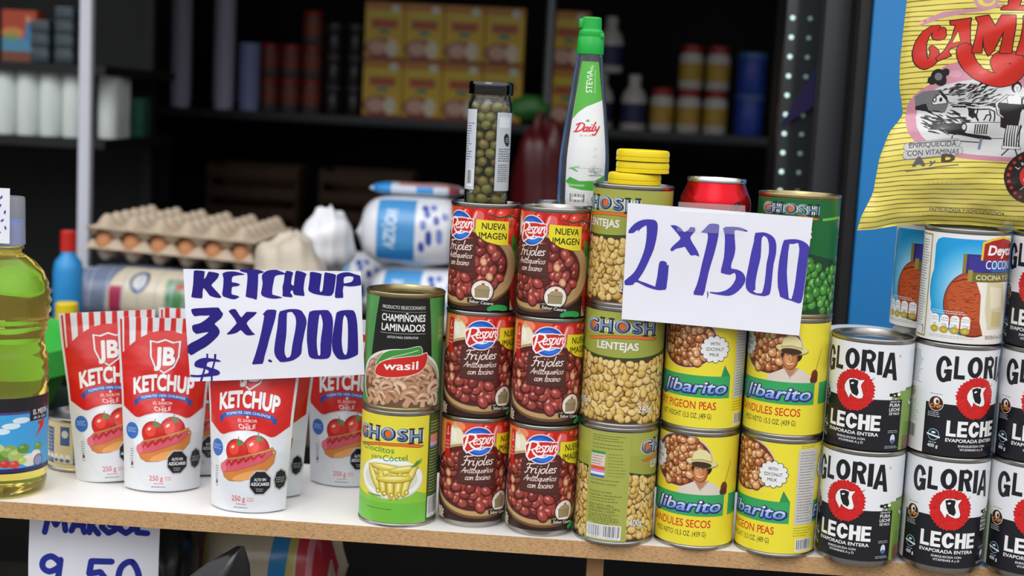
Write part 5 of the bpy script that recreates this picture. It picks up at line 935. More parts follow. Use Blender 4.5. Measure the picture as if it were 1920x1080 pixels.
A.poly([c7(*p) for p in ((240, 850), (300, 770), (330, 800), (340, 860), (250, 870))], '#e6e6e4', BK, .5); A.poly([c7(*p) for p in ((285, 750), (345, 810), (345, 850), (300, 790))], BK); A.ell(*c7(258, 830), 1.6, 2.6, BK); A.ell(*c7(258, 830), .8, 1.6, '#dddddd'); A.ell(*c7(300, 830), 1.2, 2, BK)
for p, r in (((285, 640), 6), ((300, 670), 4.6), ((240, 670), 3.4), ((335, 605), 3)): A.ell(*c7(*p), r, r*1.2, BK, 20)
A.stroke([c7(*p) for p in ((205, 690), (250, 650), (300, 610), (360, 585))], [1, 2, 2.4, .6], BK); A.ell(*c7(285, 640), 3, 3.6, '#77777a', 20)
hatch(50, 400, 640, 650, 740, 38, 7, 1.1); hatch(46, 480, 660, 720, 840, 30, 6, .9); hatch(26, 350, 440, 700, 800, 20, 5, 1.6, (BK, '#5a5a5c')); hatch(20, 880, 1100, 720, 820, -20, 7, 1.1)
A.poly([c7(*p) for p in ((350, 855), (700, 845), (1230, 832), (1230, 888), (880, 885), (700, 870), (400, 880))], BK); hatch(30, 350, 700, 850, 885, 2, 8, 1.2, (BK, '#d9dad8'))
for x in range(395, 480, 24): A.ell(*c7(x, 885), 1.8, .9, BK)
for pts in ([(490, 895), (540, 905), (640, 900), (675, 915), (672, 995)], [(500, 950), (530, 940), (560, 1000)], [(560, 900), (545, 960), (560, 990)], [(640, 915), (650, 960), (640, 995)], [(600, 990), (620, 950), (645, 945)]): A.stroke([c7(*p) for p in pts], 1.1, BK)
A.poly([c7(*p) for p in ((490, 895), (540, 898), (535, 930), (560, 960), (520, 980), (495, 960))], BK)
hatch(60, 130, 400, 910, 1080, -28, 8, 1.2); hatch(40, 200, 480, 960, 1090, -12, 8, 1.5); hatch(50, 260, 760, 1040, 1100, -3, 9, 1.5)
A.poly([c8(*p) for p in ((240, 85), (480, 80), (480, 130), (560, 175), (720, 180), (720, 215), (640, 215), (480, 185), (370, 175), (380, 130))], BK)
A.poly([c8(*p) for p in ((470, 100), (500, 75), (760, 60), (900, 60), (880, 190), (720, 200), (700, 185), (520, 165), (480, 140))], '#dcdcda', BK, .5)
for x in range(590, 690, 18): A.stroke([c8(x, 85), c8(x-6, 165)], 1, BK)
A.ell(*c8(495, 115), 3, 4.6, BK); A.ell(*c8(500, 112), 1.6, 2.6, '#cfcfcd'); A.poly([c8(*p) for p in ((890, 80), (965, 75), (930, 175), (870, 185))], BK); A.stroke([c8(640, 215), c8(625, 300)], 2.2, '#7a88a8'); A.stroke([c8(410, 190), c8(400, 235), c8(620, 245)], .8, BK)
hatch(40, 170, 420, 690, 800, 10, 6, .9, ('#5a5a5c', BK)); hatch(40, 900, 1250, 900, 1000, 6, 8, .8); hatch(30, 900, 1250, 1000, 1120, 10, 9, 1.2); hatch(30, 400, 700, 760, 850, 26, 5, .7); hatch(30, 900, 1150, 880, 960, 8, 9, 1); hatch(26, 900, 1150, 1040, 1150, 14, 9, 1.4)
# the woman with the basin
A.poly([c7(*p) for p in ((705, 840), (880, 845), (870, 930), (850, 1050), (800, 1060), (720, 1040), (715, 930))], BK); A.poly([c7(*p) for p in ((770, 1020), (870, 1020), (850, 1130), (880, 1210), (740, 1215), (760, 1120))], '#dcdcda', BK, .4)
for x in range(770, 880, 18): A.stroke([c7(x, 1000+(x % 30)), c7(x-14, 1190)], [.6, 1.2], BK)
A.poly([c7(*p) for p in ((770, 780), (830, 775), (890, 790), (885, 845), (780, 845))], '#e2e2e0', BK, .4); A.stroke([c7(*p) for p in ((775, 780), (690, 850), (700, 930), (740, 960))], [2.6, 2.4, 2, 1.6], BK); A.stroke([c7(*p) for p in ((775, 780), (692, 850), (702, 930), (738, 958))], [1.5, 1.3, 1, .8], '#e2e2e0'); A.stroke([c7(*p) for p in ((885, 800), (880, 880), (850, 950))], 1.4, BK)
A.ell(*c7(850, 705), 4.6, 5.4, BK); A.ell(*c7(855, 715), 2.9, 3.8, '#e2e2e0'); A.poly([c7(*p) for p in ((835, 750), (868, 750), (872, 790), (830, 790))], '#e2e2e0'); A.stroke([c7(848, 712), c7(852, 712)], .6, BK); A.stroke([c7(860, 712), c7(866, 712)], .6, BK); A.stroke([c7(851, 731), c7(861, 731)], .6, BK)
for a in ((770, 1215, 720, 1270), (820, 1215, 845, 1275)): A.stroke([c7(a[0]+20, a[1]), c7(a[2]+20, a[3])], 1, BK)
# pink flourishes over the top
A.stroke([c7(*p) for p in ((170, 215), (300, 150), (480, 110), (640, 80), (760, 40))], [2, 4, 3, 3.4, 1.6], '#d59aa6'); A.stroke([c7(*p) for p in ((170, 185), (330, 120), (520, 90))], [1, 2.4, 1], '#d59aa6'); A.ell(*c7(630, 10), 11, 9, '#d9a0ac'); A.ell(*c7(630, 15), 7.4, 5.6, '#eee06c'); A.ell(*c7(640, 5), 5, 4, '#d9a0ac')
# red lettering with black edge
RD = '#cf2a1a'
def rl(pts, lw=.9): A.poly([c7(*p) for p in pts], RD, BK, lw)
rl([(850, -60), (905, -75), (870, 50), (940, 40), (935, 82), (735, 85), (750, 60), (790, 50), (800, -50)]); rl([(960, 80), (990, 50), (1040, -60), (1090, -70), (1110, 85), (1060, 85), (1055, 60), (1010, 62), (1015, 82)])
A.stroke([c7(*p) for p in ((322, 262), (310, 300), (280, 305), (268, 270), (292, 236), (250, 246), (205, 290), (172, 360), (160, 440), (165, 500), (190, 535), (225, 528), (255, 490), (262, 440), (245, 405))], [7, 10, 9, 5, 5, 6, 8, 10, 12, 12, 11, 9, 9, 8, 6], BK); A.stroke([c7(*p) for p in ((322, 262), (310, 300), (280, 305), (268, 270), (292, 236), (250, 246), (205, 290), (172, 360), (160, 440), (165, 500), (190, 535), (225, 528), (255, 490), (262, 440), (245, 405))], [5.2, 8.2, 7, 3.4, 3.4, 4.4, 6.4, 8.4, 10, 10, 9, 7.4, 7.4, 6.4, 4.4], RD)
rl([(375, 188), (520, 162), (512, 220), (508, 320), (512, 420), (440, 432), (428, 390), (372, 405), (352, 440), (372, 470), (280, 510), (270, 490), (330, 430), (385, 330), (415, 220), (380, 215)])
A.poly([c7(*p) for p in ((430, 270), (440, 350), (385, 365))], '#eee06c', BK, .5)
sp = [(470, 425), (475, 480), (505, 545), (560, 610), (640, 650), (720, 662), (800, 640), (855, 590), (872, 530), (855, 480), (810, 462), (760, 470), (722, 505), (725, 550), (770, 565), (810, 545), (815, 515)]
A.stroke([c7(*p) for p in sp], [15, 15, 14, 13, 13, 13, 13, 13, 12, 12, 12, 15, 17, 16, 12, 6, 3], BK); A.stroke([c7(*p) for p in sp], [13.2, 13.2, 12.4, 11.4, 11.4, 11.4, 11.4, 11.4, 10.4, 10.4, 10.4, 13.4, 15.4, 14.4, 10.4, 4.4, 1.4], RD)
rl([(553, 155), (645, 135), (690, 225), (740, 132), (838, 128), (835, 200), (822, 320), (812, 432), (725, 435), (745, 330), (752, 250), (680, 420), (640, 462), (610, 400), (600, 300), (590, 440), (520, 440), (555, 300), (575, 200)])
rl([(895, 132), (1000, 125), (1090, 135), (1120, 190), (1100, 260), (1040, 290), (960, 290), (945, 380), (935, 450), (845, 440), (875, 330), (890, 220)]); A.poly([c7(*p) for p in ((975, 190), (1030, 185), (1040, 225), (970, 250))], '#eee06c', BK, .5)
rl([(1130, 130), (1260, 125), (1262, 180), (1190, 185), (1185, 250), (1240, 250), (1238, 300), (1180, 305), (1175, 380), (1260, 378), (1258, 440), (1110, 445)]); rl([(1290, 300), (1330, 160), (1420, 125), (1440, 200), (1370, 230), (1420, 330), (1400, 430), (1300, 450), (1285, 390), (1350, 380), (1340, 330)])
# stamp with the vitamins, round seal, bottom line
VC = '#8b8a94'
A.stroke([c8(70, 290), c8(440, 255)], 8.4, VC); A.stroke([c8(60, 365), c8(460, 325)], 8.4, VC); A.stroke([c8(70, 290), c8(440, 255)], 7.4, '#cfcfca'); A.stroke([c8(60, 365), c8(460, 325)], 7.4, '#cfcfca'); A.text('ENRIQUECIDA', *c8(258, 294), 5, '#5d5c6a', w=39, bold=.02, rot=2); A.text('CON VITAMINAS', *c8(260, 366), 5, '#5d5c6a', w=43, bold=.02, rot=2)
A.text('A', *c8(145, 470), 9.4, '#6a6972', w=11, bold=.07, rot=3); A.text('y', *c8(250, 455), 5, '#6a6972', w=6, bold=.03); A.text('D', *c8(375, 435), 8, '#5a4a3c', w=12, bold=.07, rot=3); A.stroke([c8(50, 512), c8(455, 453)], .9, '#6a6972'); A.stroke([c8(70, 265), c8(455, 232)], .9, '#6a6972')
sc = c8(1090, 520); A.ell(*sc, 27, 25.5, BK, 0, 40); A.ell(*sc, 25.5, 24, '#3a1412', 0, 40)
for k in range(22): a = 2*PI*k/22; A.ell(sc[0]+23*math.cos(a), sc[1]+21.5*math.sin(a), 1.6, 1.5, '#c23a34')
A.ell(*sc, 20.5, 19, BK, 0, 36); A.ell(sc[0], sc[1], 13, 12.5, '#cf2d24', 0, 32); A.text('T', sc[0]-7, sc[1]+2, 5, '#f0d9d0', bold=.01); A.text('C', sc[0]-7, sc[1]-6, 5, '#f0d9d0', bold=.01)
for t_, a0, r_0 in (('La A', 150, 16), ('1 en V', 225, 16)):
    for i, ch in enumerate(t_): a = a0-(i*17 if a0 < 200 else -i*13); A.text(ch, sc[0]+r_0*math.cos(R(a)), sc[1]+r_0*math.sin(R(a))-1.6, 4.2, '#e9e4de', bold=.012, rot=(a-90 if a0 < 200 else a+90))
A.text('PASTEURIZADA Y HOMOGENEIZADA', *c8(560, 896), 3.2, '#2a251d', w=66, bold=.014, rot=-1)
A.xf = None
link('printed_front', A.mesh('printed_front', bag_map(1), [BW*k/66 for k in range(67)], [BH*k/76 for k in range(77)], BAGFILM, eps=.005, e0=.05), None, bt)

# ---------------------------------------------------------------- left end of the shelf: oil bottle, tuna can, tubs
ox, oy = -.5765, .0400
t = thing('oil_bottle', 'large bottle of golden cooking oil with blue cap at the left end of the shelf', 'bottle', (ox, oy, .0002), 0); t.scale = (1.09, 1.09, 1)
OIL = mat('golden_oil', '#ffea78', .04, trans=.9, ior=1.30, noise=.02)
op = [(0, .004), (.020, .002), (.030, 0), (.0365, .003), (.0385, .012), (.0378, .020), (.0392, .026), (.0392, .102), (.0376, .106), (.0398, .111), (.0380, .116), (.0398, .121), (.0378, .126), (.0392, .132), (.0370, .140), (.0352, .150), (.0356, .158), (.0382, .164), (.0366, .1675), (.0400, .172), (.0382, .1765), (.0412, .181), (.0392, .1855), (.0414, .190), (.0392, .1945), (.0408, .199), (.0382, .2035), (.0388, .2075), (.0364, .212), (.0340, .219), (.0270, .228), (.0190, .234), (.0150, .237), (.0150, .2405), (0, .2405)]
link('bottle_body', lathe('bottle_body', op, 72, 60), OIL, t); link('neck', lathe('neck', [(.0150, .2402), (.0170, .2410), (.0170, .2435), (.0145, .2442), (.0145, .2470), (0, .2470)], 40, 40), CLEAR, t)
link('cap', lathe('cap', [(.0138, .2455), (.0168, .2455), (.0172, .2465), (.0172, .2670), (.0162, .2680), (0, .2680)], 48, 30), mat('blue_plastic', '#1f57b5', .35), t)
link('overcap', lathe('overcap', [(.0172, .2672), (.0182, .2450), (.0184, .2452), (.0178, .2890), (.0172, .2910), (0, .2915)], 48, 40), mat('clear_cup', '#f2f5f7', .06, alpha=.2, spec=.8, noise=0), t)
A = Art(); A.rect(-70, 26, 70, 100, '#1c1a22'); A.rect(-70, 31, 70, 84, '#3fa0d8'); A.rect(-70, 27.5, 70, 30.5, '#2b2a66'); A.rect(-70, 84, 70, 86.5, '#4b3f7a')
for q in range(9): A.ell(-40+q*9, 68+(q % 3)*5, 8, 3, '#d6e6ee', 0)
for x, y, r, c in ((14, 45, 9, '#5f8a3a'), (22, 48, 8, '#86a84a'), (28, 44, 8, '#a9bd62'), (34, 50, 6, '#5c8f3c'), (18, 36, 5, '#c93a2c'), (26, 35, 5, '#d0473a'), (40, 38, 8, '#dfd9c9'), (47, 42, 6, '#e8e2d2'), (50, 50, 5, '#6a9a45'), (5, 38, 8, '#8fae4f'), (-8, 40, 9, '#6d9440'), (33, 38, 4, '#b5cf6a'), (12, 52, 5, '#b8cf86')):
    A.ell(x, y, r, r*.8, c, 0, 16); A.ell(x-r*.3, y+r*.3, r*.4, r*.25, mixc(c, '#ffffff', .25), 0, 10)
A.ell(50, 36, 6, 6, '#4a466e'); A.ell(50, 36, 5, 5, '#8d93b5'); A.poly([(40, 76), (64, 76), (64, 92), (40, 92)], '#1a1820'); A.text('EL MEJOR', 53, 82, 5, '#eeeef0', w=19, bold=.02); A.poly([(45, 58), (58, 70), (58, 76), (48, 74), (52, 70)], '#c9312c'); A.text('de la casa', 52, 77.6, 3, '#e9e9ee', w=16, shear=.2)
link('label', A.mesh('label', cyl(39.5), cyl_lines(39.5, 96), None, PRINT), None, t)
nt_ = thing('paper_tag', 'torn white paper tag with blue marker dots on the oil bottle cap', 'tag', (ox+.003, oy-.0225, .248), 4)
gt = [k*4 for k in range(7)]; pp = sheet('paper', lambda U, V: np.stack([U-12, -1.2+.0012*(U-12)**2+.2*np.sin(V*.3), V*2.2], -1), gt, gt, .25, PAPW); pp.parent = nt_
A = Art()
for x, y, a in ((3, 36, 60), (7.5, 30, 80), (5, 22, 40), (8, 15, 100), (2, 10, 30), (4, 44, 60), (-2, 28, 50)): A.ell(x, y, 2, .9, '#2f4fa0', a, 10)
link('marker_dots', A.mesh('marker_dots', lambda U, V: np.stack([U, -1.2+.0012*U**2+.2*np.sin(V/2.2*.3), V], -1), [-14, -8, -4, 0, 4, 8, 12], [0, 10, 20, 30, 40, 54], PAPER, e0=.16), None, nt_)
t = thing('tuna_can', 'short cream and blue tin beside the leftmost ketchup pouch', 'can', (-.536, .154, .0002), 0)
link('can_body', lathe('can_body', [(0, .002), (.036, .002), (.0375, 0), (.039, .001), (.039, .003), (.0382, .004), (.0382, .052), (.039, .053), (.039, .0555), (.0378, .0562), (.0366, .053), (.036, .0515), (0, .0515)], 64, 30), TIN, t)
A = Art(); A.rect(-121, 4, 121, 52, '#d5c9a2'); A.rect(-121, 8, 121, 9, '#b39d5d')
for x in (-44, -8, 34): A.rect(x-5, 28, x+6, 48, '#3f5f9a'); A.ell(x+.5, 40, 4, 4, '#c9cfd9'); A.rect(x+10, 8, x+22, 46, '#34558f'); A.lines(x+11, x+21, 10, 44, 9, '#b9c3d6', .5)
for q in range(7): A.ell(-46+q*7, 15, 3, 4, '#e9e7e0'); A.ell(-46+q*7, 12, 2.6, 2, '#4a6aa5')
link('label', A.mesh('label', cyl(38.35), cyl_lines(38.35, 72), None, PRINT), None, t)
TUB = mat('green_tub', '#3fae45', .4, trans=.0, noise=.05)
tag(link('green_basin', lathe('green_basin', [(0, 0), (.145, 0), (.150, .006), (.182, .070), (.1835, .0705), (.205, .0720), (.208, .0740), (.2065, .1060), (.204, .1070), (.201, .1040), (.178, .1010), (.146, .008), (0, .006)], 72, 40), TUB, None, (-.86, .46, -.032)), 'bright green plastic basin behind the oil bottle', 'basin')
tag(link('squat_stand', box('squat_stand', -1.15, -.70, .43, .70, -.9499, -.0322, .01), mat('dark_green_crate', '#22382a', .7)), 'dark green crate carrying the green basin, behind the shelf', 'crate')
def small_bottle(name, label, x, y, z, prof, capz, m, cm, grp=None, lab=None):
    t = thing(name, label, 'bottle', (x, y, z), 0, grp); link('bottle_body', lathe('bottle_body', prof, 32, 50), m, t)
    r, z0, z1 = capz; link('cap', lathe('cap', [(r*.8, z0), (r, z0), (r, z1-.002), (r-.002, z1), (0, z1)], 28, 30), cm, t)
    if lab: lr, a, b, lm = lab; link('label', lathe('label', [(lr, a), (lr, b)], 32, 60), lm, t)
    return t
tag(link('wire_rack', box('wire_rack', -.90, -.76, .72, .99, -.9499, .0035), mat('rack_paint', '#1c1c20', .6)), 'dark rack under the small blue and yellow bottles behind the pouches', 'rack')
BL = mat('blue_bottle', '#2f8fce', .35); YL = mat('yellow_bottle', '#e3c81f', .35); RDp = mat('red_plastic', '#c4261f', .35)
small_bottle('cleaner_bottle', 'blue bottle with red cap standing in the dark behind the leftmost pouch', -.860, .95, .0038, [(0, 0), (.022, .001), (.024, .004), (.024, .100), (.021, .115), (.012, .126), (.011, .136), (0, .136)], (.013, .132, .165), BL, RDp)
small_bottle('detergent_bottle', 'small light blue bottle with yellow cap behind the leftmost pouch', -.785, .75, .0038, [(0, 0), (.019, .001), (.021, .004), (.021, .040), (.018, .046), (0, .046)], (.0165, .044, .078), mat('cyan_bottle', '#3fa0c8', .35), YL)

# ---------------------------------------------------------------- second counter with eggs, rice, sugar
tag(link('back_counter', box('back_counter', -.952, -.08, 1.0, 1.62, -.9499, -.002, .004), mat('counter_wood', '#4a3a2c', .7, noise=.2, scale=30)), 'dark low counter behind the shelf carrying sacks and egg trays', 'counter')
# egg trays: moulded pulp, a height field of cups and peaks
PIT_ = .0485; TH = 2.2
def tray_mesh(sg):
    st = 10; h = 3.1; N = int(6.2*st); V = []; Fc = []; n = N+1
    for j in range(n):
        for i in range(n):
            x, y = -h+6.2*i/N, -h+6.2*j/N; f = .5*(math.cos(2*PI*(x-.5))+math.cos(2*PI*(y-.5)))
            w = min(1, max(0, (h-max(abs(x), abs(y))-.04)/.26)); w = w*w*(3-2*w); z = sg*.0245*math.copysign(abs(f)**.8, f)*w
            V.append((x*PIT_, y*PIT_, max(min(z, .0225), -.0225)))
    k = len(V); V += [(x, y, z-.0022) for x, y, z in V]
    for j in range(N):
        for i in range(N): a = j*n+i; Fc.append((a, a+1, a+n+1, a+n)); Fc.append((k+a, k+a+n, k+a+n+1, k+a+1))
    ed = [i for i in range(n)]+[j*n+n-1 for j in range(1, n)]+[N*n+i for i in range(n-2, -1, -1)]+[j*n for j in range(N-1, 0, -1)]
    for q in range(len(ed)): a, b = ed[q], ed[(q+1) % len(ed)]; Fc.append((b, a, k+a, k+b))
    return mesh('egg_tray', V, Fc, 60)
PULP = mat('grey_pulp', '#bfae98', .95, spec=.1, noise=.12, scale=120, bump=.35)
ec = (-.7395, 1.25, .1225)
def tl(x, y, z): t = R(TH); return (ec[0]+x*math.cos(t)+z*math.sin(t), ec[1]+y, ec[2]-x*math.sin(t)+z*math.cos(t))
for sg, z, lb in ((-1, 0, 'lower grey pulp egg tray holding brown eggs, resting on the wrapped bale'), (1, .0345, 'upper grey pulp egg tray stacked upside down over the brown eggs')):
    o = link('egg_tray', tray_mesh(sg), PULP, None, tl(0, 0, z)); o.rotation_euler = (0, R(TH), 0); tag(o, lb, 'egg tray', 'stacked egg trays')
em = blob('egg', .0195, .0195, .0255, 0, 3, 1, 20); EGG = mat('brown_eggshell', '#c98a5c', .5, noise=.06, sub=.1); em.materials.append(EGG)
en = ('first', 'second', 'third', 'fourth', 'fifth', 'sixth')
for i in range(6):
    tag(link('egg', em, None, None, tl((i-2.5)*PIT_, -2.5*PIT_, .0065)), 'brown egg in the front row of the tray, %s from the left' % en[i], 'egg', 'brown eggs between the trays')
for j in range(1, 6):
    tag(link('egg', em, None, None, tl(2.5*PIT_, (j-2.5)*PIT_, .0065)), 'brown egg in the right side row of the tray, %s from the front' % en[j], 'egg', 'brown eggs between the trays')
def pillow(name, w, d, h, seed, seam=True):
    """stuffed plastic packet lying on its side"""
    rnd = random.Random(seed); n, m = 30, 22; V = []; Fc = []; ph = [rnd.uniform(0, 6) for _ in range(5)]
    for j in range(n+1):
        s = 2*j/n-1; e_ = (1-abs(s)**5)**.5 if abs(s) < 1 else 0
        for k in range(m):
            a = 2*PI*k/m; q = 1+.04*math.sin(3*a+ph[0]+4*s)+.03*math.sin(5*a+ph[1]-7*s)
            cx = math.copysign(abs(math.cos(a))**.7, math.cos(a)); sz = math.copysign(abs(math.sin(a))**.75, math.sin(a))
            V.append((s*w/2, cx*d/2*max(e_, .25 if abs(s) < 1 else .85 if seam else .2)*q if abs(s) < 1 else cx*d/2*.7, h/2+sz*h/2*e_*q if e_ > 0 else h/2+sz*.002))
    for j in range(n):
        for k in range(m): Fc.append((j*m+k, j*m+(k+1) % m, (j+1)*m+(k+1) % m, (j+1)*m+k))
    Fc.append(tuple(range(m))[::-1]); Fc.append(tuple(range(n*m, (n+1)*m))); V = [(x, y, max(z, 0)) for x, y, z in V]
    return mesh(name, V, Fc, 70)
def curved_front(w, d, h, rad=None):
    """front half of the packet as a printable surface: U across, V around (0 = bottom front, 100 = top)"""
    def P(U, V):
        a = np.interp(V, [0, 100], [-.75, 1.35]); s = np.clip(2*U/(w*1000), -.999, .999); e_ = (1-np.abs(s)**5)**.5
        cx = np.sign(np.cos(a))*np.abs(np.cos(a))**.7; sz = np.sign(np.sin(a))*np.abs(np.sin(a))**.75
        return np.stack([U, -cx*d*500*e_*1.075-.6, h*500+sz*h*500*e_*1.075+.3], -1)
    return P
FILM = mat('clear_film', '#dfe6f0', .18, spec=.6, coat=.4, noise=.05)
t = thing('rice_sack', 'plastic wrapped bale of cream packets lying under the egg trays', 'sack', (-.760, 1.16, .0), -4)
link('wrap', pillow('wrap', .37, .22, .094, 5), mat('grey_blue_wrap', '#7d88a0', .2, coat=.4, noise=.25, scale=18), t)
A = Art(); A.rect(-105, 2, 105, 96, '#77839c'); A.poly([(-70, 4), (80, 4), (70, 92), (-50, 92)], '#d8cdb4'); A.ell(-8, 62, 17, 20, '#3f5580'); A.ell(-8, 62, 12, 14, '#cfd0cc'); A.rect(-58, 4, -36, 52, '#b53a5c'); A.rect(40, 4, 78, 70, '#8ba68a'); A.ell(58, 40, 14, 12, '#4f8a55'); A.ell(66, 56, 8, 6, '#b5543f'); A.rect(86, 10, 104, 90, '#5a7086')
for q in range(7): A.stroke([(-100+q*30, 2), (-92+q*29, 50), (-100+q*31, 96)], [1, 2.4, 1], '#aab4c6', False)
link('printed_side', A.mesh('printed_side', curved_front(.37, .22, .094), [-110+k*11 for k in range(21)], [k*4 for k in range(26)], FOIL, e0=.4), None, t)
def sugar_art(hd):
    A = Art(); A.rect(-98, 0, 98, 100, '#e8ebf0'); A.rect(-62, 4, 4, 88, '#4f9bd6'); A.rect(-62, 4, 4, 22, '#2f86cc')
    for q, ch in enumerate('AZÚCAR'): pass
    A.text('AZÚCAR', -28, 44, 20, '#d3e6f5', w=44, bold=.03, rot=84)
    for x, y in ((14, 70), (18, 60), (12, 46), (28, 72), (34, 52), (22, 34), (40, 36), (48, 58), (10, 26)): A.ell(x+6, y, 6.2, 7, ('#4b5fb8', '#7f8fd0', '#3a4fa8')[(x+y) % 3], 30, 6)
    A.rect(60, 0, 98, 100, '#c9cfdb')
    return A
SUG = mat('white_sugar_film', '#eceef3', .3, coat=.3, noise=.08, scale=20)
sgm = pillow('packet_body', .20, .17, .118, 8); sga = sugar_art(1).mesh('printed_side', curved_front(.20, .17, .118), [-99+k*9 for k in range(23)], [k*4 for k in range(26)], FOIL, e0=.4)
gs = 'sugar bags piled on the back counter'
for k, (x, y, z, rz, lb) in enumerate(((-.322, 1.19, .1185, 2, 'white and blue sugar bag on top of the pile, lettering upright on its side'), (-.300, 1.18, -.0015, -3, 'white and blue sugar bag under the top one, behind the mushroom can'), (-.47, 1.37, -.0015, 6, 'white sugar bag low in the pile behind the sign'))):
    t = thing('sugar_bag', lb, 'bag', (x, y, z), rz, gs); link('packet_body', sgm, SUG, t); link('printed_side', sga, None, t)
t = thing('wafer_packet', 'flat blue and white snack packet lying on top of the sugar bag', 'packet', (-.325, 1.20, .2405), 3)
link('packet_body', pillow('packet_body', .165, .075, .022, 3), mat('blue_white_film', '#cfd6e2', .3, coat=.3), t)
A = Art(); A.rect(-82, 0, 82, 100, '#c9d2e2'); A.rect(-82, 0, -44, 100, '#2f8fd8'); A.rect(0, 20, 30, 100, '#3b93d6'); A.rect(-30, 60, 70, 100, '#c98f86'); A.rect(56, 0, 82, 80, '#8a4a52')
link('printed_side', A.mesh('printed_side', curved_front(.165, .075, .022), [-82+k*8.2 for k in range(21)], [k*5 for k in range(21)], FOIL, e0=.3), None, t)
CLD = mat('white_thin_plastic', '#eff0f3', .35, spec=.5, noise=.06, scale=14, bump=.3)
tag(link('plastic_bag', blob('plastic_bag', .044, .055, .056, .16, 3, 9, 40), CLD, None, (-.465, 1.115, .158)), 'crumpled translucent white plastic bag between the egg trays and sugar bags', 'bag')
tag(link('flour_bag', blob('flour_bag', .060, .055, .066, .15, 3, 17, 40, flat=.066), mat('beige_bag', '#cdc1ae', .5, noise=.15, scale=25, bump=.2), None, (-.505, 1.00, .0665+.045)), 'beige plastic bag beside the egg trays', 'bag')
tag(link('sack_pile', pillow('sack_pile', .24, .12, .045, 31), mat('pale_sack', '#a59b8c', .7, noise=.2), None, (-.49, 1.00, -.0015)), 'pale low sack under the beige bag', 'sack')

# ---------------------------------------------------------------- left shelving
POST = mat('white_post', '#c9ccd6', .45, noise=.03)
t = thing('shelf_rack', 'tall rack with a white front post and dark shelves behind the oil bottle', 'rack', (-.9265, 1.2, -.9499), 0)
fp = link('front_post', box('front_post', -.0592, -.0370, .12, .142, 0, 2.2, .002), POST, t); fp['label'] = 'white painted post'
DKS = mat('dark_shelf', '#121516', .6)
for k, z in enumerate((1.243, 1.398, .75)): link('shelf_plank', box('shelf_plank', -1.2, -.13, .04+.42, .95, z-.02, z), DKS, t)
link('back_panel', box('back_panel', -1.2, -.20, .955, .96, 0, 2.25), DKS, t); link('rear_post', box('rear_post', -.195, -.17, .90, .94, 0, 2.2), DKS, t)
RL = mat('white_paper_roll', '#e6eeea', .85, noise=.05); rm = lathe('paper_roll', [(.006, 0), (.0225, 0), (.0235, .002), (.0235, .143), (.0225, .145), (.006, .145), (.006, .10)], 32, 40); rm.materials.append(RL)
rn = ('leftmost', 'second', 'third', 'fourth')
for k in range(4): tag(link('paper_roll', rm, None, None, (-1.288+k*.0485, 1.70+.003*k, .2935)), 'white roll standing on the lower rack shelf, %s' % ('leftmost of the four', 'second from the left', 'third from the left', 'beside the white post')[k], 'roll', 'white rolls on the rack')
for k in range(3): tag(link('paper_roll', rm, None, None, (-1.083-.006*k, 1.76+k*.052, .2935)), 'white roll built for a reflection in the glass behind the white post', 'roll', 'rolls built for reflections behind the post')  # reflections in the glass, added as solid rolls
DT = mat('dark_tray', '#39464e', .4, noise=.1); dm = box('tray_body', -.0205, .0205, -.03, .03, 0, .024, .004)
dl = box('tray_lid', -.0185, .0185, -.0315, .026, .0245, .029, .002); DL = mat('pale_tray_top', '#6d7d84', .4)
for i in range(2):
    for j in range(4):
        if i == 0 and j == 3: continue
        t = thing('dark_tray', 'small dark lidded tub, %s column of the stacks over the white rolls, %s' % (('left', 'right')[i], ('lowest', 'second up', 'third up', 'topmost')[j]), 'tub', (-1.205+i*.052, 1.705, .4485+j*.0298), 0, 'dark tubs stacked on the rack'); link('tub_body', dm, DT, t); link('lid', dl, DL, t)
t = thing('picture_box', 'orange printed carton with a figure on it, at the top left on the rack', 'box', (-1.243, 1.70, .4485), 0)
link('carton', box('carton', -.045, .029, -.02, .03, 0, .108, .001), mat('orange_card', '#a8492c', .6), t)
A = Art(); A.rect(-45, 0, 29, 108, '#b5482c'); A.rect(-45, 0, 29, 22, '#7a4a34'); A.rect(-45, 22, 29, 50, '#4f8fb0'); A.ell(-22, 60, 24, 12, '#c98a4a'); A.poly([(4, 48), (20, 46), (23, 72), (16, 84), (7, 80)], '#3f7fae'); A.ell(11, 90, 6, 7, '#c99a72'); A.ell(-25, 50, 16, 7, '#6d9a5a')
link('printed_front', A.mesh('printed_front', lambda U, V: np.stack([U, 0*U-20.2, V], -1), [-46, 30], None, PRINT), None, t)
t = thing('green_carton', 'dark green carton at the back of the rack behind the white post', 'box', (-1.115, 1.98, .2935), 0); link('carton', box('carton', -.045, .045, -.03, .03, 0, .09, .002), mat('green_card', '#2a6a55', .6), t); link('band', box('band', -.02, .02, -.0312, -.0302, .02, .07), mat('dark_band', '#16362c', .6), t)

# ---------------------------------------------------------------- goods on the back wall
t = thing('wall_shelf', 'long dark shelf unit across the back of the stall', 'shelf', (-.35, 2.82, 0), 0)
SHB = mat('shelf_grey', '#23282a', .5)
link('shelf_plank', box('shelf_plank', -1.0, .95, -.19, .2, .335, .36, .002), SHB, t); link('shelf_plank', box('shelf_plank', -1.0, .95, -.19, .2, .02, .04, .002), SHB, t)
for x in (-.99, .94): link('upright', box('upright', x-.02, x+.02, .15, .2, -.9499, 1.2), SHB, t)
tag(link('steel_pole', tube('steel_pole', [(-.160, 2.50, -.9499), (-.160, 2.50, 1.3499)], .013, 16), mat('dull_steel', '#6b6f73', .4, .7)), 'thin grey vertical pole in the dark behind the sweetener bottle', 'pole')
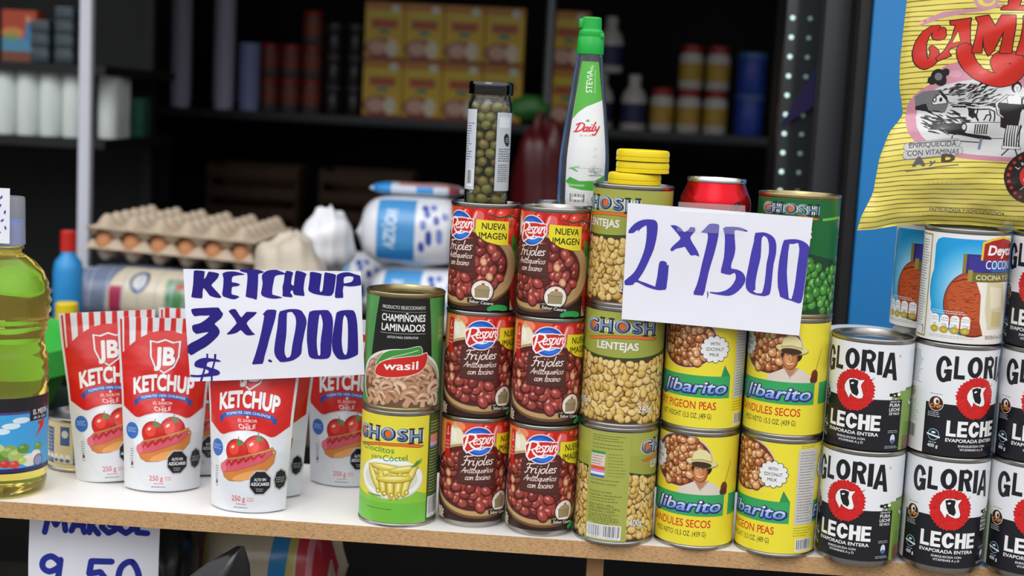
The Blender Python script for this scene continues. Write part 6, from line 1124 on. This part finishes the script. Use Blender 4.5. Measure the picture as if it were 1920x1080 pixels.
# stacked cups
CUP = mat('pale_cup', '#b9b4c9', .5, noise=.1); cm_ = lathe('paper_cup', [(0, 0), (.026, 0), (.030, .034), (.0315, .0345), (.0315, .0375), (.0305, .038), (.029, .030), (0, .006)], 24, 40); cm_.materials.append(CUP)
cb_ = cm_.copy(); cb_.materials.clear(); cb_.materials.append(mat('blue_print_cup', '#8d95c2', .5, noise=.4, scale=60))
for i, (x, y, n, m_, w) in enumerate(((-1.215, 2.72, 14, cm_, 'left pale tower of cups'), (-1.085, 2.70, 14, cm_, 'middle pale tower of cups'), (-1.012, 2.70, 8, cb_, 'short blue patterned tower of cups'))):
    for k in range(n): tag(link('paper_cup', m_, None, None, (x, y, .3605+k*.0215)), 'paper cup in the %s on the back shelf' % w, 'cup', 'cups stacked: '+w)
# small red topped tins
cb = lathe('tin_body', [(0, 0), (.0265, 0), (.0275, .002), (.0275, .074), (.0265, .076), (0, .076)], 24, 40); cl_ = lathe('lid', [(.0285, .0), (.0285, .018), (.027, .02), (0, .02)], 24, 40)
RT = mat('grey_tin', '#4f4946', .5, noise=.2, scale=50); RLd = mat('red_lid', '#8f241c', .4); rlm = lathe('label', [(.0278, .026), (.0278, .066)], 24, 60); rlm.materials.append(mat('rust_label', '#8a4030', .5, noise=.4, scale=60))
for j in range(3):
    for k in range(3):
        if j == 2 and k < 2: continue
        t = thing('seasoning_tin', 'small tin with red lid, %s row, %s, on the back shelf' % (('bottom', 'second', 'topmost')[j], ('left', 'middle', 'right')[k]), 'tin', (-.975+k*.062, 2.78, .3605+j*.097), 0, 'red lidded tins on the back shelf'); link('tin_body', cb, RT, t); link('label', rlm, None, t); o = link('lid', cl_, RLd, t, (0, 0, .0762))
dj = lathe('jar_body', [(0, 0), (.028, 0), (.029, .003), (.029, .06), (.024, .068), (0, .068)], 24, 40); DJ = mat('dark_jar', '#2a2428', .3); dj.materials.append(DJ)
dl_ = lathe('lid', [(.025, 0), (.025, .016), (.023, .018), (0, .018)], 24, 40); dl_.materials.append(mat('dim_lid', '#4a4448', .4))
for j in range(3):
    for k in range(4): t = thing('spice_jar', 'dim dark jar on the back shelf, %s row, %s' % (('bottom', 'middle', 'top')[j], ('beside the red tins', 'second from the red tins', 'third from the red tins', 'beside the yellow boxes')[k]), 'jar', (-.790+k*.0255*2.4-.0, 2.80, .3605+j*.0868), 0, 'dark jars on the back shelf'); link('jar_body', dj, None, t); link('lid', dl_, None, t, (0, 0, .0682))
# yellow cartons
def carton_art(v):
    A = Art(); A.rect(-54, 0, 54, 158, '#d0a91c'); A.rect(-54, 138, 54, 158, '#b8771c'); A.rect(-36, 88, 36, 112, '#a84a20'); A.rect(-15, 72, 15, 84, '#2f7f6a'); A.ell(-10, 32, 44, 28, '#8a3a2a'); A.ell(-18, 34, 26, 20, '#c9a28a'); A.ell(22, 34, 17, 24, '#d8cdb4'); A.ell(30, 140, 12, 12, '#c9d0c2'); A.rect(-54, 0, 54, 8, '#7a2a1c'); A.rect(-34, 118, 34, 132, '#c9bb35'); return A
ca = carton_art(0).mesh('printed_front', lambda U, V: np.stack([U, 0*U-31.2, V], -1), [-55, 55], None, PRINT); cx_ = box('carton', -.0545, .0545, -.031, .031, 0, .158, .001); cx_.materials.append(mat('yellow_card', '#c9a21c', .6))
for j in range(2):
    for k in range(4): t = thing('yellow_carton', 'yellow food carton on the back shelf, %s row, %s' % (('lower', 'upper')[j], ('leftmost', 'second from the left', 'third from the left', 'beside the grey pole')[k]), 'box', (-.628+k*.1115, 2.70, .3605+j*.1590), 0, 'yellow cartons on the back shelf'); link('carton', cx_, None, t); link('printed_front', ca, None, t)
for j in range(2):
    t = thing('yellow_carton', 'yellow food carton right of the grey pole, %s row' % ('lower', 'upper')[j], 'box', (-.115, 2.72, .3605+j*.1590), 0, 'yellow cartons on the back shelf'); link('carton', cx_, None, t); link('printed_front', ca, None, t)
# white bottles, jars with red lids, blue tins
WB = mat('white_bottle', '#b9b5ac', .4); DB = mat('dark_blue_label', '#23264a', .5); YLb = mat('yellow_label', '#a8862c', .5, noise=.3, scale=40); BT = mat('blue_tin', '#23409a', .4, noise=.3, scale=30)
wp = [(0, 0), (.033, 0), (.036, .004), (.036, .085), (.030, .105), (.017, .122), (.015, .135), (0, .135)]
for k, (x, z, lb) in enumerate(((-.02, .3605, 'white bottle with dark blue label right of the sweetener bottle, nearest to it'), (.075, .3605, 'white bottle with dark blue label on the back shelf, beside the red lidded jars'), (.0, .5185, 'white bottle with dark blue label in the upper row behind the green cap'))):
    small_bottle('sauce_bottle', lb, x, 2.78, z, wp, (.017, .132, .155), WB, WB, 'white bottles on the back shelf', (.0364, .018, .075, DB))
jp = [(0, 0), (.031, 0), (.033, .003), (.033, .090), (.027, .100), (0, .100)]; jb = lathe('jar_body', jp, 28, 40); jl = lathe('lid', [(.029, .0), (.029, .02), (.027, .022), (0, .022)], 28, 40); jla = lathe('label', [(.0334, .022), (.0334, .072)], 28, 60)
for k, (x, j) in enumerate(((.155, 0), (.230, 0), (.305, 0), (.230, 1), (.305, 1))):
    t = thing('sauce_jar', 'pale jar with red lid and yellow label, %s row, %s' % (('lower', 'upper')[j], ('left', 'middle', 'right')[(k if j == 0 else k-2)]), 'jar', (x, 2.78, .3605+j*.1228), 0, 'red lidded jars on the back shelf'); link('jar_body', jb, WB, t); link('lid', jl, RLd, t, (0, 0, .1003)); link('label', jla, YLb, t)
bb_ = lathe('tin_body', [(0, 0), (.038, 0), (.039, .002), (.039, .098), (.038, .10), (0, .10)], 28, 40); bl2 = lathe('lid', [(.040, 0), (.040, .013), (.038, .015), (0, .015)], 28, 40)
for j in range(2): t = thing('blue_tin', 'dark blue tin on the back shelf beside the cooler, %s of two' % ('lower', 'upper')[j], 'tin', (.40, 2.78, .3605+j*.1158), 0, 'blue tins on the back shelf'); link('tin_body', bb_, BT, t); link('lid', bl2, mat('pale_blue_lid', '#3f6a9a', .4), t, (0, 0, .1003))
tag(link('red_bag', blob('red_bag', .075, .05, .20, .14, 3, 14, 40), mat('dark_red_plastic', '#5a1418', .3, noise=.2, scale=12), None, (-.150, 2.10, .18)), 'dark red plastic bag hanging in the shade behind the caper jar', 'bag')
tag(link('green_packet', blob('green_packet', .05, .03, .03, .15, 3, 5, 24), mat('green_packet', '#2f6a2c', .5), None, (-.185, 2.14, .405)), 'small green packet lying over the dark red bag', 'packet')
CR = mat('crate_wood', '#3a2617', .8, noise=.3, scale=30)
for i, (x, lb) in enumerate(((-.98, 'dim slatted crate low at the back, behind the egg trays'), (-.66, 'dim slatted crate low at the back, behind the sugar bags'))):
    t = thing('wooden_crate', lb, 'crate', (x, 2.72, .0405), 0, 'slatted crates on the low back shelf')
    for k in range(3): link('slat', box('slat', -.13, .13, -.09, -.08, .02+k*.055, .052+k*.055, .002), CR, t)
    for s in (-1, 1): link('end_board', box('end_board', s*.125-.006, s*.125+.006, -.08, .08, 0, .17, .002), CR, t)
    link('crate_back', box('crate_back', -.12, .12, .075, .083, 0, .17), CR, t)

# ---------------------------------------------------------------- blue cooler at the right
t = thing('drinks_cooler', 'tall cooler with bright blue side panel and dark open door frame, behind the milk cans', 'cooler', (0, 0, -.9499), 0)
bp_ = link('side_panel', box('side_panel', .3200, 1.05, .50, .52, 0, 2.2, .002), mat('blue_panel', '#1f78b8', .45, noise=.03, scale=5), t); bp_['label'] = 'bright blue panel'
link('gasket', box('gasket', .3040, .3196, .505, .535, 0, 2.2, .003), mat('black_rubber', '#0c0c0d', .6), t)
link('door_frame', box('door_frame', .2700, .3036, .56, .60, 0, 2.2, .003), mat('dark_grey_frame', '#2c2e33', .45), t)
link('inner_wall', box('inner_wall', .315, .33, .53, 1.5, 0, 2.2), mat('cooler_inner', '#17181b', .5), t)
link('led_strip', box('led_strip', .262, .3145, .902, .93, 0, 2.2, .002), mat('dark_strip', '#2a2e31', .25, coat=.5), t)
LED = mat('led_white', '#cfeee8', .4, emit=1.0, noise=0); LED2 = mat('led_dim', '#7a9490', .4, emit=.25, noise=0); lm = lathe('led', [(0, .002), (.0030, .0018), (.0036, 0), (0, 0)], 16, 60)
for k in range(11):
    for s in (0, 1):
        o = link('led', lm, None, t, (.2715+s*.0262, .9018, .9499+.2680+k*.0290)); o.rotation_euler = (R(90), 0, 0); o.data = lm if s == 0 else o.data
        if s == 0:
            if not len(lm.materials): lm.materials.append(LED)
        else:
            if k == 0: l2 = lm.copy(); l2.materials.clear(); l2.materials.append(LED2); 
            o.data = l2
tag(link('violet_reflection', mesh('violet_reflection', [(0, 0, 0), (.050, 0, .035), (.050, 0, .095), (.006, 0, .012), (0, .002, 0), (.050, .002, .035), (.050, .002, .095), (.006, .002, .012)], [(0, 1, 2, 3), (7, 6, 5, 4), (0, 4, 5, 1), (1, 5, 6, 2), (2, 6, 7, 3), (3, 7, 4, 0)]), mat('reflected_violet', '#2a2350', .4), None, (.262, .895, .392)), 'dark violet slanted reflection of a price sticker, built as a thin card by the cooler lights', 'card')  # a price sticker's reflection, built as a thin violet solid

# ---------------------------------------------------------------- under the shelf
ls = thing('lower_shelf', 'lower board under the display shelf carrying packets and signs', 'shelf', (0, 0, 0), 0)
link('shelf_board', box('shelf_board', -1.0, .8, .02, .40, -.215, -.20), mat('lower_board', '#17140f', .8, noise=.2), ls); link('back_panel', box('back_panel', -1.0, .8, .41, .42, -.9499, -.03), DARK, ls)
t = thing('lower_price_sign', 'white paper sign with blue lettering and 9.50, hanging below the shelf edge', 'sign', (-.556, .055, -.1745), 6)
LP = lambda U, V: np.stack([U, -2+.0012*(U-60)**2+2*np.sin(V*.05), V], -1)
g1 = [k*10 for k in range(14)]; g2 = [k*8.7 for k in range(21)]; o = sheet('paper', LP, g1, g2, .25, PAPW); o.parent = t
A = Art(); IB = '#2a3596'
for i, (pts) in enumerate(([(16, 128), (20, 148), (27, 136), (34, 149), (37, 131)], [(43, 131), (50, 148), (56, 130)], [(45, 137), (55, 137)], [(61, 130), (62, 147), (69, 144), (62, 138), (70, 129)], [(85, 145), (76, 146), (73, 136), (80, 130), (86, 133), (86, 138), (81, 138)], [(92, 147), (91, 134), (97, 130), (103, 134), (103, 146)], [(118, 146), (108, 146), (108, 131), (118, 130)])): A.stroke(pts, 6, IB)
A.stroke(soft([(32, 98), (24, 104), (16, 100), (15, 92), (22, 88), (31, 93)]), 6.4, IB); A.stroke([(33, 101), (31, 84), (25, 66)], 6.4, IB); A.ell(46, 68, 3.4, 3.4, IB); A.stroke([(84, 101), (64, 101), (62, 88), (73, 90), (79, 82), (75, 70), (62, 67)], 6.4, IB); A.stroke(soft([(104, 101), (94, 96), (91, 82), (97, 69), (107, 71), (111, 86)])+[(104, 101)], 6.4, IB)
link('lettering', A.mesh('lettering', LP, g1, g2, PAPER, e0=.16), None, t)
BKP = mat('black_plastic', '#0f0f11', .25, spec=.6, noise=.1, bump=.4, scale=25)
tag(link('black_bag', blob('black_bag', .046, .045, .085, .12, 3, 22, 40), BKP, None, (-.452, .128, -.113)), 'shiny black plastic bag beside the lower paper sign', 'bag')
def cone_bag():
    V = []; Fc = []; n = 22
    for j in range(10):
        q = j/9; r = .075*(1-q)**.75+.0035
        for k in range(n): a = 2*PI*k/n; w = 1+.13*math.sin(5*a+3*q)+.07*math.sin(9*a-5*q); V.append((.075*q**1.3-.02+r*w*math.cos(a), r*.48*w*math.sin(a), -.19+.155*q))
    for j in range(9):
        for k in range(n): Fc.append((j*n+k, j*n+(k+1) % n, (j+1)*n+(k+1) % n, (j+1)*n+k))
    Fc.append(tuple(range(n))[::-1]); Fc.append(tuple(range(9*n, 10*n))); return mesh('black_bag', V, Fc, 60)
tag(link('knotted_bag', cone_bag(), BKP, None, (-.384, .0140, .0020)), 'pointed knotted top of a black plastic bag under the shelf edge', 'bag')
t = thing('pasta_packet', 'beige packet with blue and red stripes lying under the shelf', 'packet', (-.345, .225, -.1995), -3)
link('packet_body', pillow('packet_body', .155, .13, .142, 13), mat('beige_film', '#b5a58c', .35, coat=.3), t)
A = Art(); A.rect(-77, 0, 77, 100, '#bdae95'); A.rect(-77, 0, -62, 100, '#c0353c'); A.rect(-62, 0, -56, 100, '#c9b45a'); A.poly([(10, 0), (30, 0), (38, 100), (20, 100)], '#2f7fb8'); A.poly([(30, 0), (38, 0), (46, 100), (38, 100)], '#b5a552'); A.rect(44, 0, 77, 100, '#b5303a'); A.rect(54, 0, 60, 100, '#c9808a')
link('printed_side', A.mesh('printed_side', curved_front(.155, .13, .142), [-77+k*7 for k in range(23)], [k*4 for k in range(26)], FOIL, e0=.4), None, t)
tag(link('green_bundle', blob('green_bundle', .05, .04, .03, .15, 3, 7, 24), mat('green_leafy_film', '#6a9a5a', .5, noise=.3), None, (-.60, .13, -.168)), 'small green bundle at the bottom left corner under the shelf', 'bundle')
